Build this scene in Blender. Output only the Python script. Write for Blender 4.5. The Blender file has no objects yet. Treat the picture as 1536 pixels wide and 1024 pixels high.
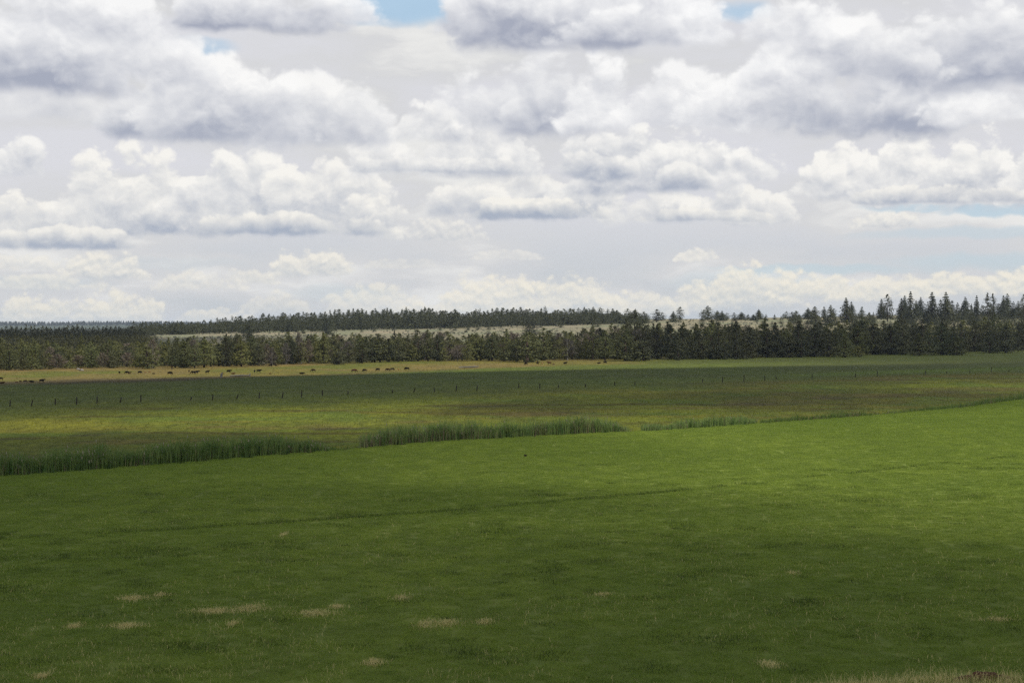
import bpy, math, random
import numpy as np
from mathutils import Vector, Matrix

sc = bpy.context.scene
COL = sc.collection
rng = np.random.default_rng(7)
random.seed(7)
EYE, FOC, HZ = 16.0, 2420.0, 490.0      # eye height above the meadow (m), focal length and horizon in photo pixels


def dist(y):                             # distance of a point on the flat meadow seen at photo row y
    return EYE * FOC / (y - HZ)


def ax(x):                               # tangent of the azimuth of photo column x
    return (x - 768.0) / FOC


# ------------------------------------------------------------------ numpy noise
def _hash(ix, iy, seed):
    n = (ix * 374761393 + iy * 668265263 + seed * 1442695041) & 0x7FFFFFFF
    n = ((n ^ (n >> 13)) * 1274126177) & 0x7FFFFFFF
    n = n ^ (n >> 16)
    return (n & 0xFFFF) / 65535.0


def vnoise(x, y, seed=0):
    x = np.asarray(x, float); y = np.asarray(y, float)
    ix = np.floor(x).astype(np.int64); iy = np.floor(y).astype(np.int64)
    fx = x - ix; fy = y - iy
    fx = fx * fx * fx * (fx * (fx * 6 - 15) + 10); fy = fy * fy * fy * (fy * (fy * 6 - 15) + 10)
    a = _hash(ix, iy, seed); b = _hash(ix + 1, iy, seed)
    c = _hash(ix, iy + 1, seed); d = _hash(ix + 1, iy + 1, seed)
    return (a + (b - a) * fx) * (1 - fy) + (c + (d - c) * fx) * fy


def fbm(x, y, seed=0, octs=4, gain=0.5):
    s = 0.0; a = 1.0; t = 0.0
    for k in range(octs):
        s = s + a * vnoise(np.asarray(x) * 2 ** k + 17.3 * k, np.asarray(y) * 2 ** k - 9.1 * k, seed + k)
        t += a; a *= gain
    return s / t


def sstep(a, b, x):
    t = np.clip((np.asarray(x, float) - a) / (b - a), 0, 1)
    return t * t * (3 - 2 * t)


# ------------------------------------------------------------------ lines on the ground, found once from the photo
def gline(pts):
    p = np.array([(ax(x) * dist(y), dist(y)) for x, y in pts])
    return p[:, 0], p[:, 1]


DITCH = gline([(-120, 722), (0, 713), (250, 695), (500, 675), (640, 662), (860, 650), (1000, 643), (1130, 635), (1300, 623), (1450, 610), (1536, 598), (1640, 585)])
FURROW = gline([(-60, 812), (0, 808), (250, 795), (430, 783), (560, 773), (700, 762), (860, 748), (960, 740), (1060, 731), (1200, 716), (1320, 706), (1420, 695), (1536, 684), (1700, 668)])
FENCE = gline([(-100, 615), (14, 609), (145, 605), (285, 600), (452, 596), (620, 589), (778, 582), (922, 577), (1083, 573), (1218, 568), (1316, 564), (1487, 558), (1640, 554)])
SEDGE = gline([(-100, 578), (0, 575), (200, 571), (400, 565), (500, 562), (640, 556), (760, 551), (900, 547), (1060, 545), (1250, 541), (1400, 537), (1536, 533), (1640, 530)])


def off(line, X, Y):                     # signed distance (in Y) beyond a line
    return Y - np.interp(X, line[0], line[1], left=None, right=None)


TREE_X = [-100, 0, 100, 220, 300, 400, 500, 640, 800, 900, 1020, 1200, 1300, 1400, 1500, 1640]
TREE_Y = [557, 556, 553.5, 552, 550, 547.5, 545, 541.5, 541, 540, 539, 535.5, 532.5, 530, 527, 524]
CREST_X = [-200, 0, 120, 230, 400, 640, 900, 1000, 1200, 1400, 1536, 1800]
CREST_Y = [513, 510, 506, 500, 493, 487, 480, 478, 476, 471.5, 469.5, 468]
YC = 1800.0


def px_of(X, Y):
    return np.clip(768 + FOC * X / np.maximum(Y, 60.0), -200, 1800)


def tree_line(px):
    return EYE * FOC / (np.interp(px, TREE_X, TREE_Y) - HZ)


def ground_z(X, Y):
    X = np.asarray(X, float); Y = np.asarray(Y, float)
    px = px_of(X, Y)
    y0 = tree_line(px) + 60.0
    crest = EYE + (HZ - np.interp(px, CREST_X, CREST_Y)) / FOC * YC
    t = np.clip((Y - y0) / (YC - y0), 0, 1.0)
    t = np.where(t < 0.2, t * t * 2.5, t - 0.1) / 0.9
    z = crest * t
    z = z - np.clip(Y - YC, 0, 1200) * 0.012
    z = z + sstep(750, 1300, Y) * 1.6 * (fbm(X / 120, Y / 120, 5, 3) - 0.5) * 2
    z = np.where(Y > 3000, z * np.clip(1 - (Y - 3000) / 2000, 0, 1), z)
    # meadow swells, the shallow furrow and the wet ditch
    flat = 1 - sstep(650, 900, Y)
    z = z + flat * sstep(60, 90, Y) * 0.20 * (fbm(X / 26, Y / 34, 11, 2) - 0.5)
    z = z - 0.08 * np.exp(-(off(FURROW, X, Y) / 1.3) ** 2) * sstep(70, 90, Y) * (1 - sstep(18, 32, X))
    z = z - 0.5 * np.exp(-((off(DITCH, X, Y) - 3.5) / 3.5) ** 2) * (Y < 420)
    # road bank under the viewer, with a rough lip at its foot
    bank = 14.3 * np.clip(1 - Y / 71.0, 0, 1.0)
    z = z + np.where(Y < 0, 14.3, bank)
    z = z + 0.46 * sstep(7.5, 20, X) * np.exp(-((Y - 67.2) / 2.6) ** 2) * (0.75 + 0.5 * fbm(X / 2.1, Y / 2.1, 21, 3))
    return z


# ------------------------------------------------------------------ mesh + object helpers
def mesh_np(name, verts, faces_n, nper, mats=(), mat_idx=None, smooth=False):
    """mesh from verts (N,3) and a flat index array of equal-sized faces"""
    me = bpy.data.meshes.new(name)
    verts = np.ascontiguousarray(verts, np.float32)
    idx = np.ascontiguousarray(faces_n, np.int32).ravel()
    nf = len(idx) // nper
    me.vertices.add(len(verts)); me.vertices.foreach_set('co', verts.ravel())
    me.loops.add(len(idx)); me.loops.foreach_set('vertex_index', idx)
    me.polygons.add(nf)
    me.polygons.foreach_set('loop_start', np.arange(0, nf * nper, nper, dtype=np.int32))
    me.polygons.foreach_set('loop_total', np.full(nf, nper, np.int32))
    for m in mats:
        me.materials.append(m)
    if mat_idx is not None:
        me.polygons.foreach_set('material_index', np.ascontiguousarray(mat_idx, np.int32))
    if smooth:
        me.polygons.foreach_set('use_smooth', np.ones(nf, bool))
    me.update(calc_edges=True)
    me.validate()
    return me


def quads_mesh(name, q, mats=(), mat_idx=None):      # q: (n,4,3)
    n = len(q)
    return mesh_np(name, q.reshape(-1, 3), np.arange(n * 4), 4, mats, mat_idx)


def tris_mesh(name, q, mats=(), mat_idx=None):
    n = len(q)
    return mesh_np(name, q.reshape(-1, 3), np.arange(n * 3), 3, mats, mat_idx)


def link(o, parent=None):
    COL.objects.link(o)
    if parent is not None:
        o.parent = parent
    return o


def tag(o, label=None, cat=None, group=None, kind=None):
    if label: o['label'] = label
    if cat: o['category'] = cat
    if group: o['group'] = group
    if kind: o['kind'] = kind
    return o


def obj(name, me, parent=None, loc=None):
    o = bpy.data.objects.new(name, me)
    if loc is not None: o.location = loc
    return link(o, parent)


ORD = ['first', 'second', 'third', 'fourth', 'fifth', 'sixth', 'seventh', 'eighth', 'ninth', 'tenth', 'eleventh', 'twelfth',
       'thirteenth', 'fourteenth', 'fifteenth', 'sixteenth', 'seventeenth', 'eighteenth', 'nineteenth', 'twentieth',
       'twenty-first', 'twenty-second', 'twenty-third', 'twenty-fourth', 'twenty-fifth', 'twenty-sixth', 'twenty-seventh', 'twenty-eighth',
       'twenty-ninth', 'thirtieth', 'thirty-first', 'thirty-second', 'thirty-third', 'thirty-fourth', 'thirty-fifth', 'thirty-sixth',
       'thirty-seventh', 'thirty-eighth', 'thirty-ninth', 'fortieth', 'forty-first', 'forty-second', 'forty-third', 'forty-fourth', 'forty-fifth', 'forty-sixth']


# ------------------------------------------------------------------ node helper
class NT:
    def __init__(s, tree):
        s.raw = False; s.t = tree; s.n = tree.nodes; s.l = tree.links

    def _in(s, sock, v):
        if hasattr(v, 'is_output'): s.l.new(v, sock)
        elif v is not None:
            if isinstance(v, (tuple, list)) and sock.type == 'RGBA' and len(v) == 3: v = (*v, 1)
            sock.default_value = v

    def m(s, op, a, b=None, c=None, clamp=False):
        nd = s.n.new('ShaderNodeMath'); nd.operation = op; nd.use_clamp = clamp
        for k, v in enumerate((a, b, c)):
            if v is not None: s._in(nd.inputs[k], v)
        return nd.outputs[0]

    def vm(s, op, a, b=None, c=None, out=0):
        nd = s.n.new('ShaderNodeVectorMath'); nd.operation = op
        for k, v in enumerate((a, b, c)):
            if v is not None: s._in(nd.inputs[k], v)
        return nd.outputs[out]

    def noise(s, vec, scale, detail=4, rough=0.5, dims='3D', lac=2.0, dist=0.0, col=False):
        nd = s.n.new('ShaderNodeTexNoise'); nd.noise_dimensions = dims
        s._in(nd.inputs['Vector'], vec); s._in(nd.inputs['Scale'], scale); s._in(nd.inputs['Detail'], detail)
        s._in(nd.inputs['Roughness'], rough); s._in(nd.inputs['Lacunarity'], lac); s._in(nd.inputs['Distortion'], dist)
        return nd.outputs['Color' if col else 'Fac']

    def voro(s, vec, scale, detail=0, rough=0.5, dims='2D', feature='F1', smooth=0.3):
        nd = s.n.new('ShaderNodeTexVoronoi'); nd.voronoi_dimensions = dims; nd.feature = feature
        nd.normalize = False
        s._in(nd.inputs['Vector'], vec); s._in(nd.inputs['Scale'], scale); s._in(nd.inputs['Detail'], detail)
        s._in(nd.inputs['Roughness'], rough)
        if feature == 'SMOOTH_F1': s._in(nd.inputs['Smoothness'], smooth)
        return nd.outputs['Distance']

    def mix(s, f, a, b, blend='MIX'):
        nd = s.n.new('ShaderNodeMix'); nd.data_type = 'RGBA'; nd.blend_type = blend
        s._in(nd.inputs[0], f); s._in(nd.inputs[6], a); s._in(nd.inputs[7], b)
        return nd.outputs[2]

    def rng(s, v, a, b, c=0.0, d=1.0, smooth=False):
        nd = s.n.new('ShaderNodeMapRange'); nd.clamp = not (smooth or s.raw); nd.interpolation_type = 'SMOOTHSTEP' if smooth else 'LINEAR'
        for k, x in enumerate((v, a, b, c, d)): s._in(nd.inputs[k], x)
        return nd.outputs[0]

    def sep(s, v):
        nd = s.n.new('ShaderNodeSeparateXYZ'); s._in(nd.inputs[0], v); return nd.outputs

    def comb(s, x, y, z=0.0):
        nd = s.n.new('ShaderNodeCombineXYZ')
        for k, v in enumerate((x, y, z)): s._in(nd.inputs[k], v)
        return nd.outputs[0]


def new_mat(name):
    m = bpy.data.materials.new(name); m.use_nodes = True
    m.node_tree.nodes.clear()
    t = NT(m.node_tree)
    out = t.n.new('ShaderNodeOutputMaterial')
    return m, t, out


def principled(t, out, color, rough=0.85, spec=0.25, bump=None, bstr=0.4, bdist=0.05):
    b = t.n.new('ShaderNodeBsdfPrincipled')
    t._in(b.inputs['Base Color'], color); t._in(b.inputs['Roughness'], rough)
    t._in(b.inputs['Specular IOR Level'], spec)
    if bump is not None:
        bp = t.n.new('ShaderNodeBump'); t._in(bp.inputs['Height'], bump)
        bp.inputs['Strength'].default_value = bstr; bp.inputs['Distance'].default_value = bdist
        t.l.new(bp.outputs[0], b.inputs['Normal'])
    t.l.new(b.outputs[0], out.inputs['Surface'])
    return b


def gpos(t): return t.n.new('ShaderNodeNewGeometry').outputs['Position']
# ------------------------------------------------------------------ camera, render settings, sun
cam = bpy.data.cameras.new('camera'); cam.sensor_width = 36.0; cam.lens = 36.0 * FOC / 1536.0
cam.clip_start = 0.5; cam.clip_end = 60000
co = link(bpy.data.objects.new('camera', cam))
co.location = (0, 0, EYE)
co.rotation_euler = (math.radians(90) - math.atan(22.0 / FOC), 0, 0)
sc.camera = co
sc.view_settings.view_transform = 'Standard'; sc.view_settings.look = 'None'
sc.view_settings.exposure = 0.0; sc.view_settings.gamma = 1.0
sc.render.engine = 'CYCLES'
cy = sc.cycles
cy.max_bounces = 4; cy.diffuse_bounces = 2; cy.glossy_bounces = 1; cy.transmission_bounces = 2
cy.transparent_max_bounces = 12; cy.volume_bounces = 0
cy.use_adaptive_sampling = True; cy.adaptive_threshold = 0.008
cy.use_denoising = False; cy.denoiser = 'OPENIMAGEDENOISE'; cy.denoising_input_passes = 'RGB_ALBEDO_NORMAL'; cy.denoising_prefilter = 'ACCURATE'
cy.caustics_reflective = False; cy.caustics_refractive = False
sc.render.use_persistent_data = False

SUN_AZ, SUN_EL = math.radians(108), math.radians(57)      # azimuth clockwise from the view direction
SUNV = Vector((math.sin(SUN_AZ) * math.cos(SUN_EL), math.cos(SUN_AZ) * math.cos(SUN_EL), math.sin(SUN_EL)))
sl = bpy.data.lights.new('sun', 'SUN'); sl.energy = 5.0; sl.angle = math.radians(0.55); sl.color = (1.0, 0.95, 0.86)
so = link(bpy.data.objects.new('sun', sl)); so.rotation_euler = SUNV.to_track_quat('Z', 'Y').to_euler()
so.location = (0, -40, 80)

# ------------------------------------------------------------------ world: physical sky with fields of cumulus, all in nodes
W = bpy.data.worlds.new('World'); sc.world = W; W.use_nodes = True
W.node_tree.nodes.clear()
w = NT(W.node_tree); w.raw = True
wo = w.n.new('ShaderNodeOutputWorld'); bg = w.n.new('ShaderNodeBackground')
SKY_STR = 0.1
sky = w.n.new('ShaderNodeTexSky'); sky.sky_type = 'NISHITA'; sky.sun_disc = False
sky.sun_elevation = SUN_EL; sky.sun_rotation = SUN_AZ; sky.altitude = 1300; sky.air_density = 1.0; sky.dust_density = 0.6; sky.ozone_density = 1.2
tc = w.n.new('ShaderNodeTexCoord')
D = w.vm('NORMALIZE', tc.outputs['Generated'])
dx, dy, dz = w.sep(D)
hor = w.m('SQRT', w.m('ADD', w.m('MULTIPLY', dx, dx), w.m('MULTIPLY', dy, dy)))
U = w.m('MULTIPLY', w.m('ARCTAN2', dx, dy), FOC)
V = w.m('MULTIPLY', w.m('ARCTAN2', dz, hor), FOC)
P = w.comb(U, V, 0.0)


def L(r, g, b):                          # display colour (0-255) of a cloud or of air -> radiance before the background strength
    f = lambda c: ((c / 255 + 0.055) / 1.055) ** 2.4 if c > 10 else c / 255 / 12.92
    return (f(r) / SKY_STR, f(g) / SKY_STR, f(b) / SKY_STR, 1.0)


# beyond the clouds placed below, a broken deck fills the rest of the sky
up = w.m('MAXIMUM', dz, 0.03)
deck = w.noise(w.vm('MULTIPLY', w.comb(w.m('DIVIDE', dx, up), w.m('DIVIDE', dy, up), 0), (0.55, 0.55, 0)), 1.0, 5, 0.6, '2D')
dk_n = w.mix(w.rng(deck, 0.40, 0.54, 0.10, 1.0, True), w.mix(0.5, L(128, 168, 216), sky.outputs[0]), w.mix(w.rng(deck, 0.50, 0.62), L(226, 226, 226), L(150, 155, 168)))
bg2 = w.n.new('ShaderNodeBackground'); w._in(bg2.inputs['Color'], dk_n); bg2.inputs['Strength'].default_value = SKY_STR
south = w.m('MULTIPLY', w.rng(V, 520, 640, 1, 0, True), w.rng(w.m('ABSOLUTE', U), 880, 1050, 1, 0, True))
south = w.m('MULTIPLY', south, w.rng(V, -60, -30, 0, 1, True))

# billowing noise in three sizes, each with a second tap towards the light
wrp = w.noise(P, 1 / 60, 3, 0.5, '2D', col=True)
wrpv = w.vm('SUBTRACT', wrp, (0.5, 0.5, 0.5))
PW = w.vm('MULTIPLY_ADD', wrpv, (26, 20, 0), P)


def billow(vec, size, seed, stretch=1.25):
    q = w.vm('MULTIPLY_ADD', vec, (1 / size, stretch / size, 0), (seed, seed * 1.7, 0))
    a = w.noise(q, 1.0, 7, 0.58, '2D')
    b = w.voro(q, 1.7, 3, 0.55, '2D', 'F1')
    return w.m('ADD', w.m('MULTIPLY', w.m('SUBTRACT', a, 0.5), 0.8), w.m('MULTIPLY', w.m('SUBTRACT', 0.87, b), 0.34))


hfa = w.m('SUBTRACT', w.noise(w.vm('MULTIPLY', PW, (1 / 19, 1 / 15, 0)), 1.0, 4, .62, '2D'), .5)
hfb = w.m('SUBTRACT', w.noise(w.vm('MULTIPLY', w.vm('ADD', PW, (1.4, 3.2, 0)), (1 / 19, 1 / 15, 0)), 1.0, 4, .62, '2D'), .5)
hfd = w.m('MULTIPLY', w.m('SUBTRACT', hfa, hfb), .13)
CLS = {}
for nm, size, seed, lx, ly in (('L', 190, 3.1, 9, 22), ('M', 115, 11.7, 5, 14), ('S', 46, 23.9, 2, 6)):
    src = PW if nm != 'S' else w.vm('MULTIPLY_ADD', wrpv, (9, 7, 0), P)
    n0 = billow(src, size, seed)
    n1 = billow(w.vm('ADD', src, (lx, ly, 0)), size, seed)
    hk = {'L': .11, 'M': .10, 'S': .07}[nm]
    CLS[nm] = (w.m('MULTIPLY_ADD', hfa, hk, n0), w.m('ADD', w.m('SUBTRACT', n0, n1), hfd if nm != 'S' else w.m('MULTIPLY', hfd, .5)))

# blue air -> thin veil, with gaps
veil_n = w.noise(w.vm('MULTIPLY', PW, (1 / 420, 1 / 95, 0)), 1.0, 5, 0.55, '2D')
elev = w.rng(V, 0, 490)
veil_c = w.mix(w.rng(V, 10, 230, 0, 1, True), L(197, 202, 206), L(221, 221, 226))
veil_c = w.mix(w.rng(veil_n, 0.36, 0.58), veil_c, L(216, 216, 217))
veil_c = w.mix(w.rng(veil_n, 0.54, 0.70, 0, .9, True), veil_c, L(238, 237, 234))
gap = None
GAPS = [(610, 14, 105, 22, 1.0), (575, 28, 60, 12, .7), (300, 72, 62, 15, 1.0), (1100, 20, 62, 16, .9), (1390, 312, 80, 6, .8), (1500, 316, 80, 8, 1.0),
        (1480, 350, 200, 9, .55), (1230, 404, 150, 8, .8), (1480, 392, 160, 14, .75), (1110, 424, 120, 16, .4), (520, 440, 80, 14, .35), (60, 425, 100, 10, .25),
        (110, 488, 220, 14, .35), (860, 455, 90, 12, .3), (250, 395, 120, 9, .2)]


def uv(x, y):
    a = math.atan(ax(x))
    return FOC * a, FOC * math.atan((HZ - y) / FOC * math.cos(a))


for x, y, hw, hh, k in GAPS:
    u0, v0 = uv(x, y)
    loc = w.vm('MULTIPLY_ADD', PW, (1 / hw, 1 / hh, 0), (-u0 / hw, -v0 / hh, 0))
    e = w.m('SUBTRACT', 1.0, w.vm('DOT_PRODUCT', loc, loc, out=1))
    e = w.m('MULTIPLY', w.rng(w.m('MULTIPLY_ADD', w.m('SUBTRACT', veil_n, 0.5), 2.6, e), -0.5, 1.0, 0, 1, True), k)
    gap = e if gap is None else w.m('MAXIMUM', gap, e)
blue = w.mix(w.rng(V, 40, 480, 0, 1), L(196, 212, 222), L(176, 210, 236))
blue = w.mix(0.2, blue, sky.outputs[0])
veil_amt = w.m('MULTIPLY_ADD', gap, -0.86, 0.97)
out = w.mix(veil_amt, blue, veil_c)
#   x, y of the flat base, half width, height, darkness, size class, opacity, hue (0 horizon cream .. 1 high white)
CLOUDS = [
    # low and far
    (40, 488, 70, 46, .35, 'S', .85, 0), (175, 484, 80, 50, .35, 'S', .85, 0), (115, 470, 60, 20, .5, 'S', .6, 0), (320, 482, 60, 22, .25, 'S', .7, 0),
    (420, 466, 60, 30, .45, 'S', .5, 0), (560, 470, 90, 44, .4, 'S', .6, 0), (640, 478, 80, 26, .3, 'S', .6, 0), (740, 464, 90, 58, .42, 'S', .85, 0),
    (860, 468, 90, 60, .45, 'S', .8, 0), (960, 474, 80, 40, .35, 'S', .7, 0), (1060, 462, 60, 48, .5, 'S', .7, 0), (1130, 455, 110, 62, .5, 'S', .85, 0),
    (1240, 446, 90, 40, .4, 'S', .85, 0), (1330, 446, 90, 38, .35, 'S', .8, 0), (1450, 442, 110, 36, .35, 'S', .9, 0), (1545, 440, 50, 40, .3, 'S', .85, 0),
    (300, 433, 75, 30, .45, 'S', .6, .1), (370, 424, 50, 24, .4, 'S', .6, .1), (470, 412, 75, 42, .5, 'S', .85, .15), (600, 402, 80, 16, .3, 'S', .3, .1),
    (60, 432, 110, 24, .5, 'S', .6, .1), (155, 416, 75, 40, .5, 'S', .8, .15), (40, 405, 90, 24, .4, 'S', .55, .15), (760, 388, 60, 14, .25, 'S', .4, .2),
    (1045, 390, 36, 20, .35, 'S', .7, .2), (1330, 340, 60, 30, .5, 'S', .7, .3), (655, 358, 95, 32, .6, 'S', .65, .3),
    # middle bank
    (70, 369, 130, 60, .75, 'M', .95, .4), (30, 345, 90, 56, .6, 'M', .9, .4), (250, 352, 130, 80, .75, 'M', .95, .4), (430, 348, 170, 88, .9, 'M', 1, .4), (230, 330, 160, 118, .6, 'M', .95, .45),
    (350, 305, 110, 85, .55, 'M', 1, .5), (500, 322, 115, 92, .6, 'M', .95, .45), (555, 340, 70, 50, .7, 'M', .9, .4),
    (800, 324, 130, 74, .85, 'M', .97, .45), (700, 326, 80, 60, .75, 'M', .9, .45), (880, 318, 70, 60, .6, 'M', .9, .45), (1000, 332, 110, 56, .6, 'M', .9, .45), (1110, 330, 100, 56, .55, 'M', .9, .45),
    (1290, 300, 115, 90, .6, 'M', 1, .5), (1350, 298, 100, 108, .5, 'M', 1, .55), (1470, 300, 100, 106, .65, 'M', 1, .55), (1560, 296, 70, 90, .5, 'M', .95, .55), (1225, 292, 60, 50, .4, 'M', .9, .5),
    (25, 262, 50, 62, .6, 'M', .9, .6), (700, 262, 130, 70, .6, 'M', .9, .6), (590, 262, 80, 62, .45, 'M', .8, .6), (640, 212, 80, 60, .45, 'M', .85, .7),
    (960, 288, 150, 60, .75, 'M', .92, .55), (930, 264, 110, 78, .95, 'M', .97, .6), (1030, 268, 100, 82, .6, 'M', .97, .6), (1130, 270, 70, 50, .5, 'M', .92, .6),
    # flat grey bases of the middle bank
    (95, 371, 125, 30, .95, 'M', .8, .35), (440, 350, 165, 34, 1.0, 'M', .85, .35), (790, 326, 130, 30, 1.0, 'M', .85, .35), (1400, 303, 160, 26, .9, 'M', .8, .4), (1040, 331, 120, 20, .8, 'M', .6, .35),
    (890, 266, 75, 44, 1.0, 'M', .8, .5), (1025, 284, 55, 40, .95, 'M', .7, .5), (650, 258, 140, 26, .8, 'M', .7, .5), (330, 206, 150, 46, 1.0, 'M', .8, .8), (790, 176, 75, 90, 1.0, 'L', .8, .8), (1290, 190, 120, 100, 1.1, 'L', .85, .85),
    # near and high
    (70, 180, 110, 70, .55, 'L', .65, .75), (470, 212, 130, 110, .7, 'L', .9, .8), (250, 204, 110, 90, 1.0, 'L', .95, .8), (340, 205, 140, 120, .85, 'L', .97, .85),
    (760, 190, 110, 100, .75, 'L', .8, .85), (830, 192, 90, 130, .95, 'L', .95, .85), (900, 190, 75, 120, .45, 'L', .95, .9), (1010, 182, 120, 90, .4, 'L', .85, .9),
    (1150, 184, 130, 95, .5, 'L', .95, .9), (1290, 192, 150, 130, 1.15, 'L', .97, .85), (1420, 160, 150, 90, .6, 'L', .9, .9), (1500, 180, 110, 60, .4, 'L', .8, .9),
    (1470, 124, 170, 150, 1.05, 'L', .97, .9), (1215, 120, 110, 110, .55, 'L', .92, .95), (1320, 120, 110, 100, .8, 'L', .85, .9), (1170, 60, 70, 70, .5, 'L', .8, .95),
    (190, 118, 120, 90, .6, 'L', .97, .9), (60, 134, 180, 130, 1.05, 'L', 1, .9), (120, 60, 190, 90, .45, 'L', .85, .95),
    (500, 34, 90, 50, .5, 'L', .9, 1), (390, 44, 165, 75, 1.15, 'L', 1, .95), (1030, 62, 80, 90, .4, 'L', .95, 1), (820, 66, 190, 120, 1.25, 'L', 1, .95), (930, 66, 110, 60, 1.0, 'L', .9, .95),
]
VS = 232.0                               # low and high banks are shaded apart (only speed); clouds that cross are in both


CG = bpy.data.node_groups.new('cumulus', 'ShaderNodeTree')
for nm_ in ('Behind', 'White', 'Shade'): CG.interface.new_socket(nm_, in_out='INPUT', socket_type='NodeSocketColor')
for nm_ in ('U', 'V', 'N', 'D', 'pa', 'pb', 'qa', 'qb', 'dark', 'opacity', 'amp', 'edge'): CG.interface.new_socket(nm_, in_out='INPUT', socket_type='NodeSocketFloat')
CG.interface.new_socket('Sky', in_out='OUTPUT', socket_type='NodeSocketColor')
c = NT(CG); c.raw = True
ci_ = c.n.new('NodeGroupInput').outputs
p = c.m('MULTIPLY_ADD', ci_['U'], ci_['pa'], ci_['pb'])
q = c.m('MULTIPLY_ADD', ci_['V'], ci_['qa'], ci_['qb'])
q2 = c.m('MINIMUM', q, c.m('MULTIPLY', q, 3.2))
e = c.m('MULTIPLY_ADD', p, c.m('MULTIPLY', p, -1.0), 1.0)
e = c.m('MULTIPLY_ADD', q2, c.m('MULTIPLY', q2, -1.0), e)
f = c.m('MULTIPLY_ADD', ci_['N'], ci_['amp'], e)
al = c.m('MULTIPLY', c.rng(f, 0.06, ci_['edge'], 0, 1, True), ci_['opacity'])
al = c.m('MULTIPLY', al, c.rng(c.m('MULTIPLY_ADD', ci_['N'], 0.45, q), -0.16, 0.07, 0, 1, True))
core = c.rng(f, 0.0, 1.1, .42, 1, True)
dark = c.m('SUBTRACT', 1.02, c.m('MULTIPLY_ADD', ci_['N'], 0.5, q))
dark = c.m('MULTIPLY', core, c.m('MULTIPLY', c.m('MAXIMUM', dark, 0.0), ci_['dark']))
dark = c.m('MULTIPLY_ADD', ci_['D'], -1.25, dark)
res = c.mix(al, ci_['Behind'], c.mix(dark, ci_['White'], ci_['Shade']))
c.l.new(res, c.n.new('NodeGroupOutput').inputs[0])
AMP = {'L': 2.35, 'M': 2.2, 'S': 1.7}
EDGE = {'L': .50, 'M': .40, 'S': .56}


def bank(out, sel):
    for x, y, hw, hh, dk, cl, op, hue in CLOUDS:
        v_ = HZ - y
        if (sel == 'low' and v_ - hh * .6 > VS + 12) or (sel == 'high' and v_ + hh * 1.7 < VS - 12): continue
        u0, v0 = uv(x, y)
        if sel == 'high': hw, hh = hw * 1.00002, hh * 1.00002     # keeps the two bands from sharing (and storing) half-done clouds
        wh = tuple(np.array(L(243, 237, 222)) * (1 - min(1, hue * 2)) + np.array(L(249, 247, 242)) * min(1, hue * 2)) if hue < .5 else \
            tuple(np.array(L(249, 247, 242)) * (2 - 2 * hue) + np.array(L(253, 253, 253)) * (2 * hue - 1))
        dkc = tuple(np.array(L(182, 193, 203)) * max(0, 1 - 2.5 * hue) + np.array(L(168, 180, 197)) * (1 - hue - max(0, 1 - 2.5 * hue)) + np.array(L(167, 172, 188)) * hue)
        g = w.n.new('ShaderNodeGroup'); g.node_tree = CG
        for k_, v in dict(Behind=out, White=wh, Shade=dkc, U=U, V=V, N=CLS[cl][0], D=CLS[cl][1], pa=1 / hw, pb=-u0 / hw, qa=1 / hh, qb=-v0 / hh, dark=min(dk, 1.02), opacity=op, amp=AMP[cl], edge=EDGE[cl]).items():
            w._in(g.inputs[k_], v)
        out = g.outputs[0]
    return out


bgl = w.n.new('ShaderNodeBackground'); bgl.inputs['Strength'].default_value = SKY_STR
w._in(bgl.inputs['Color'], bank(out, 'low'))
w._in(bg.inputs['Color'], bank(out, 'high')); bg.inputs['Strength'].default_value = SKY_STR
mb = w.n.new('ShaderNodeMixShader'); w._in(mb.inputs[0], w.rng(V, VS - 3, VS + 3, 0, 1, True))
w.l.new(bgl.outputs[0], mb.inputs[1]); w.l.new(bg.outputs[0], mb.inputs[2])
ms = w.n.new('ShaderNodeMixShader'); w._in(ms.inputs[0], south)
w.l.new(bg2.outputs[0], ms.inputs[1]); w.l.new(mb.outputs[0], ms.inputs[2]); w.l.new(ms.outputs[0], wo.inputs['Surface'])
W.cycles.sampling_method = 'MANUAL'; W.cycles.sample_map_resolution = 256
# ground position of the middle of each cloud's shadow, its half sizes, seed, thickness, raggedness, turn
CLOUD_SHADOWS = [(0, 58, 230, 74, 1, 150, .22, -.13), (-76, 158, 136, 78, 2, 150, .22, .80), (20, 478, 460, 108, 3, 130, .28, .72), (400, 890, 420, 270, 4, 50, .3, .42), (-330, 1250, 210, 260, 5, 120, .3, .0), (2, 136, 72, 34, 6, 55, .3, -.2), (75, 352, 130, 50, 7, 70, .3, .75)]
HAZE = 0.000035
# ------------------------------------------------------------------ ground colours (what grows where), as real albedo
def rgb(r, g, b): return np.array([r, g, b], float)


STREAKS = [(1130, 606, 70, 2.2, 0), (1140, 603, 95, 4.5, 1), (1275, 597, 62, 2.2, 0), (1290, 594, 90, 4, 1), (1420, 588, 50, 1.8, 0), (1460, 584, 110, 4, 1), (500, 643, 55, 2.4, 0), (470, 640, 90, 5, 1), (140, 652, 50, 2.4, 0),
           (22, 658, 45, 2.4, 0), (200, 663, 110, 4, 1), (860, 619, 60, 2, 0), (820, 622, 120, 5, 1), (1330, 569, 70, 3, 1), (620, 634, 60, 3, 1), (1040, 612, 60, 3, 1), (1190, 590, 50, 2.5, 1), (730, 610, 40, 1.6, 0), (330, 640, 50, 2, 1)]


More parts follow.
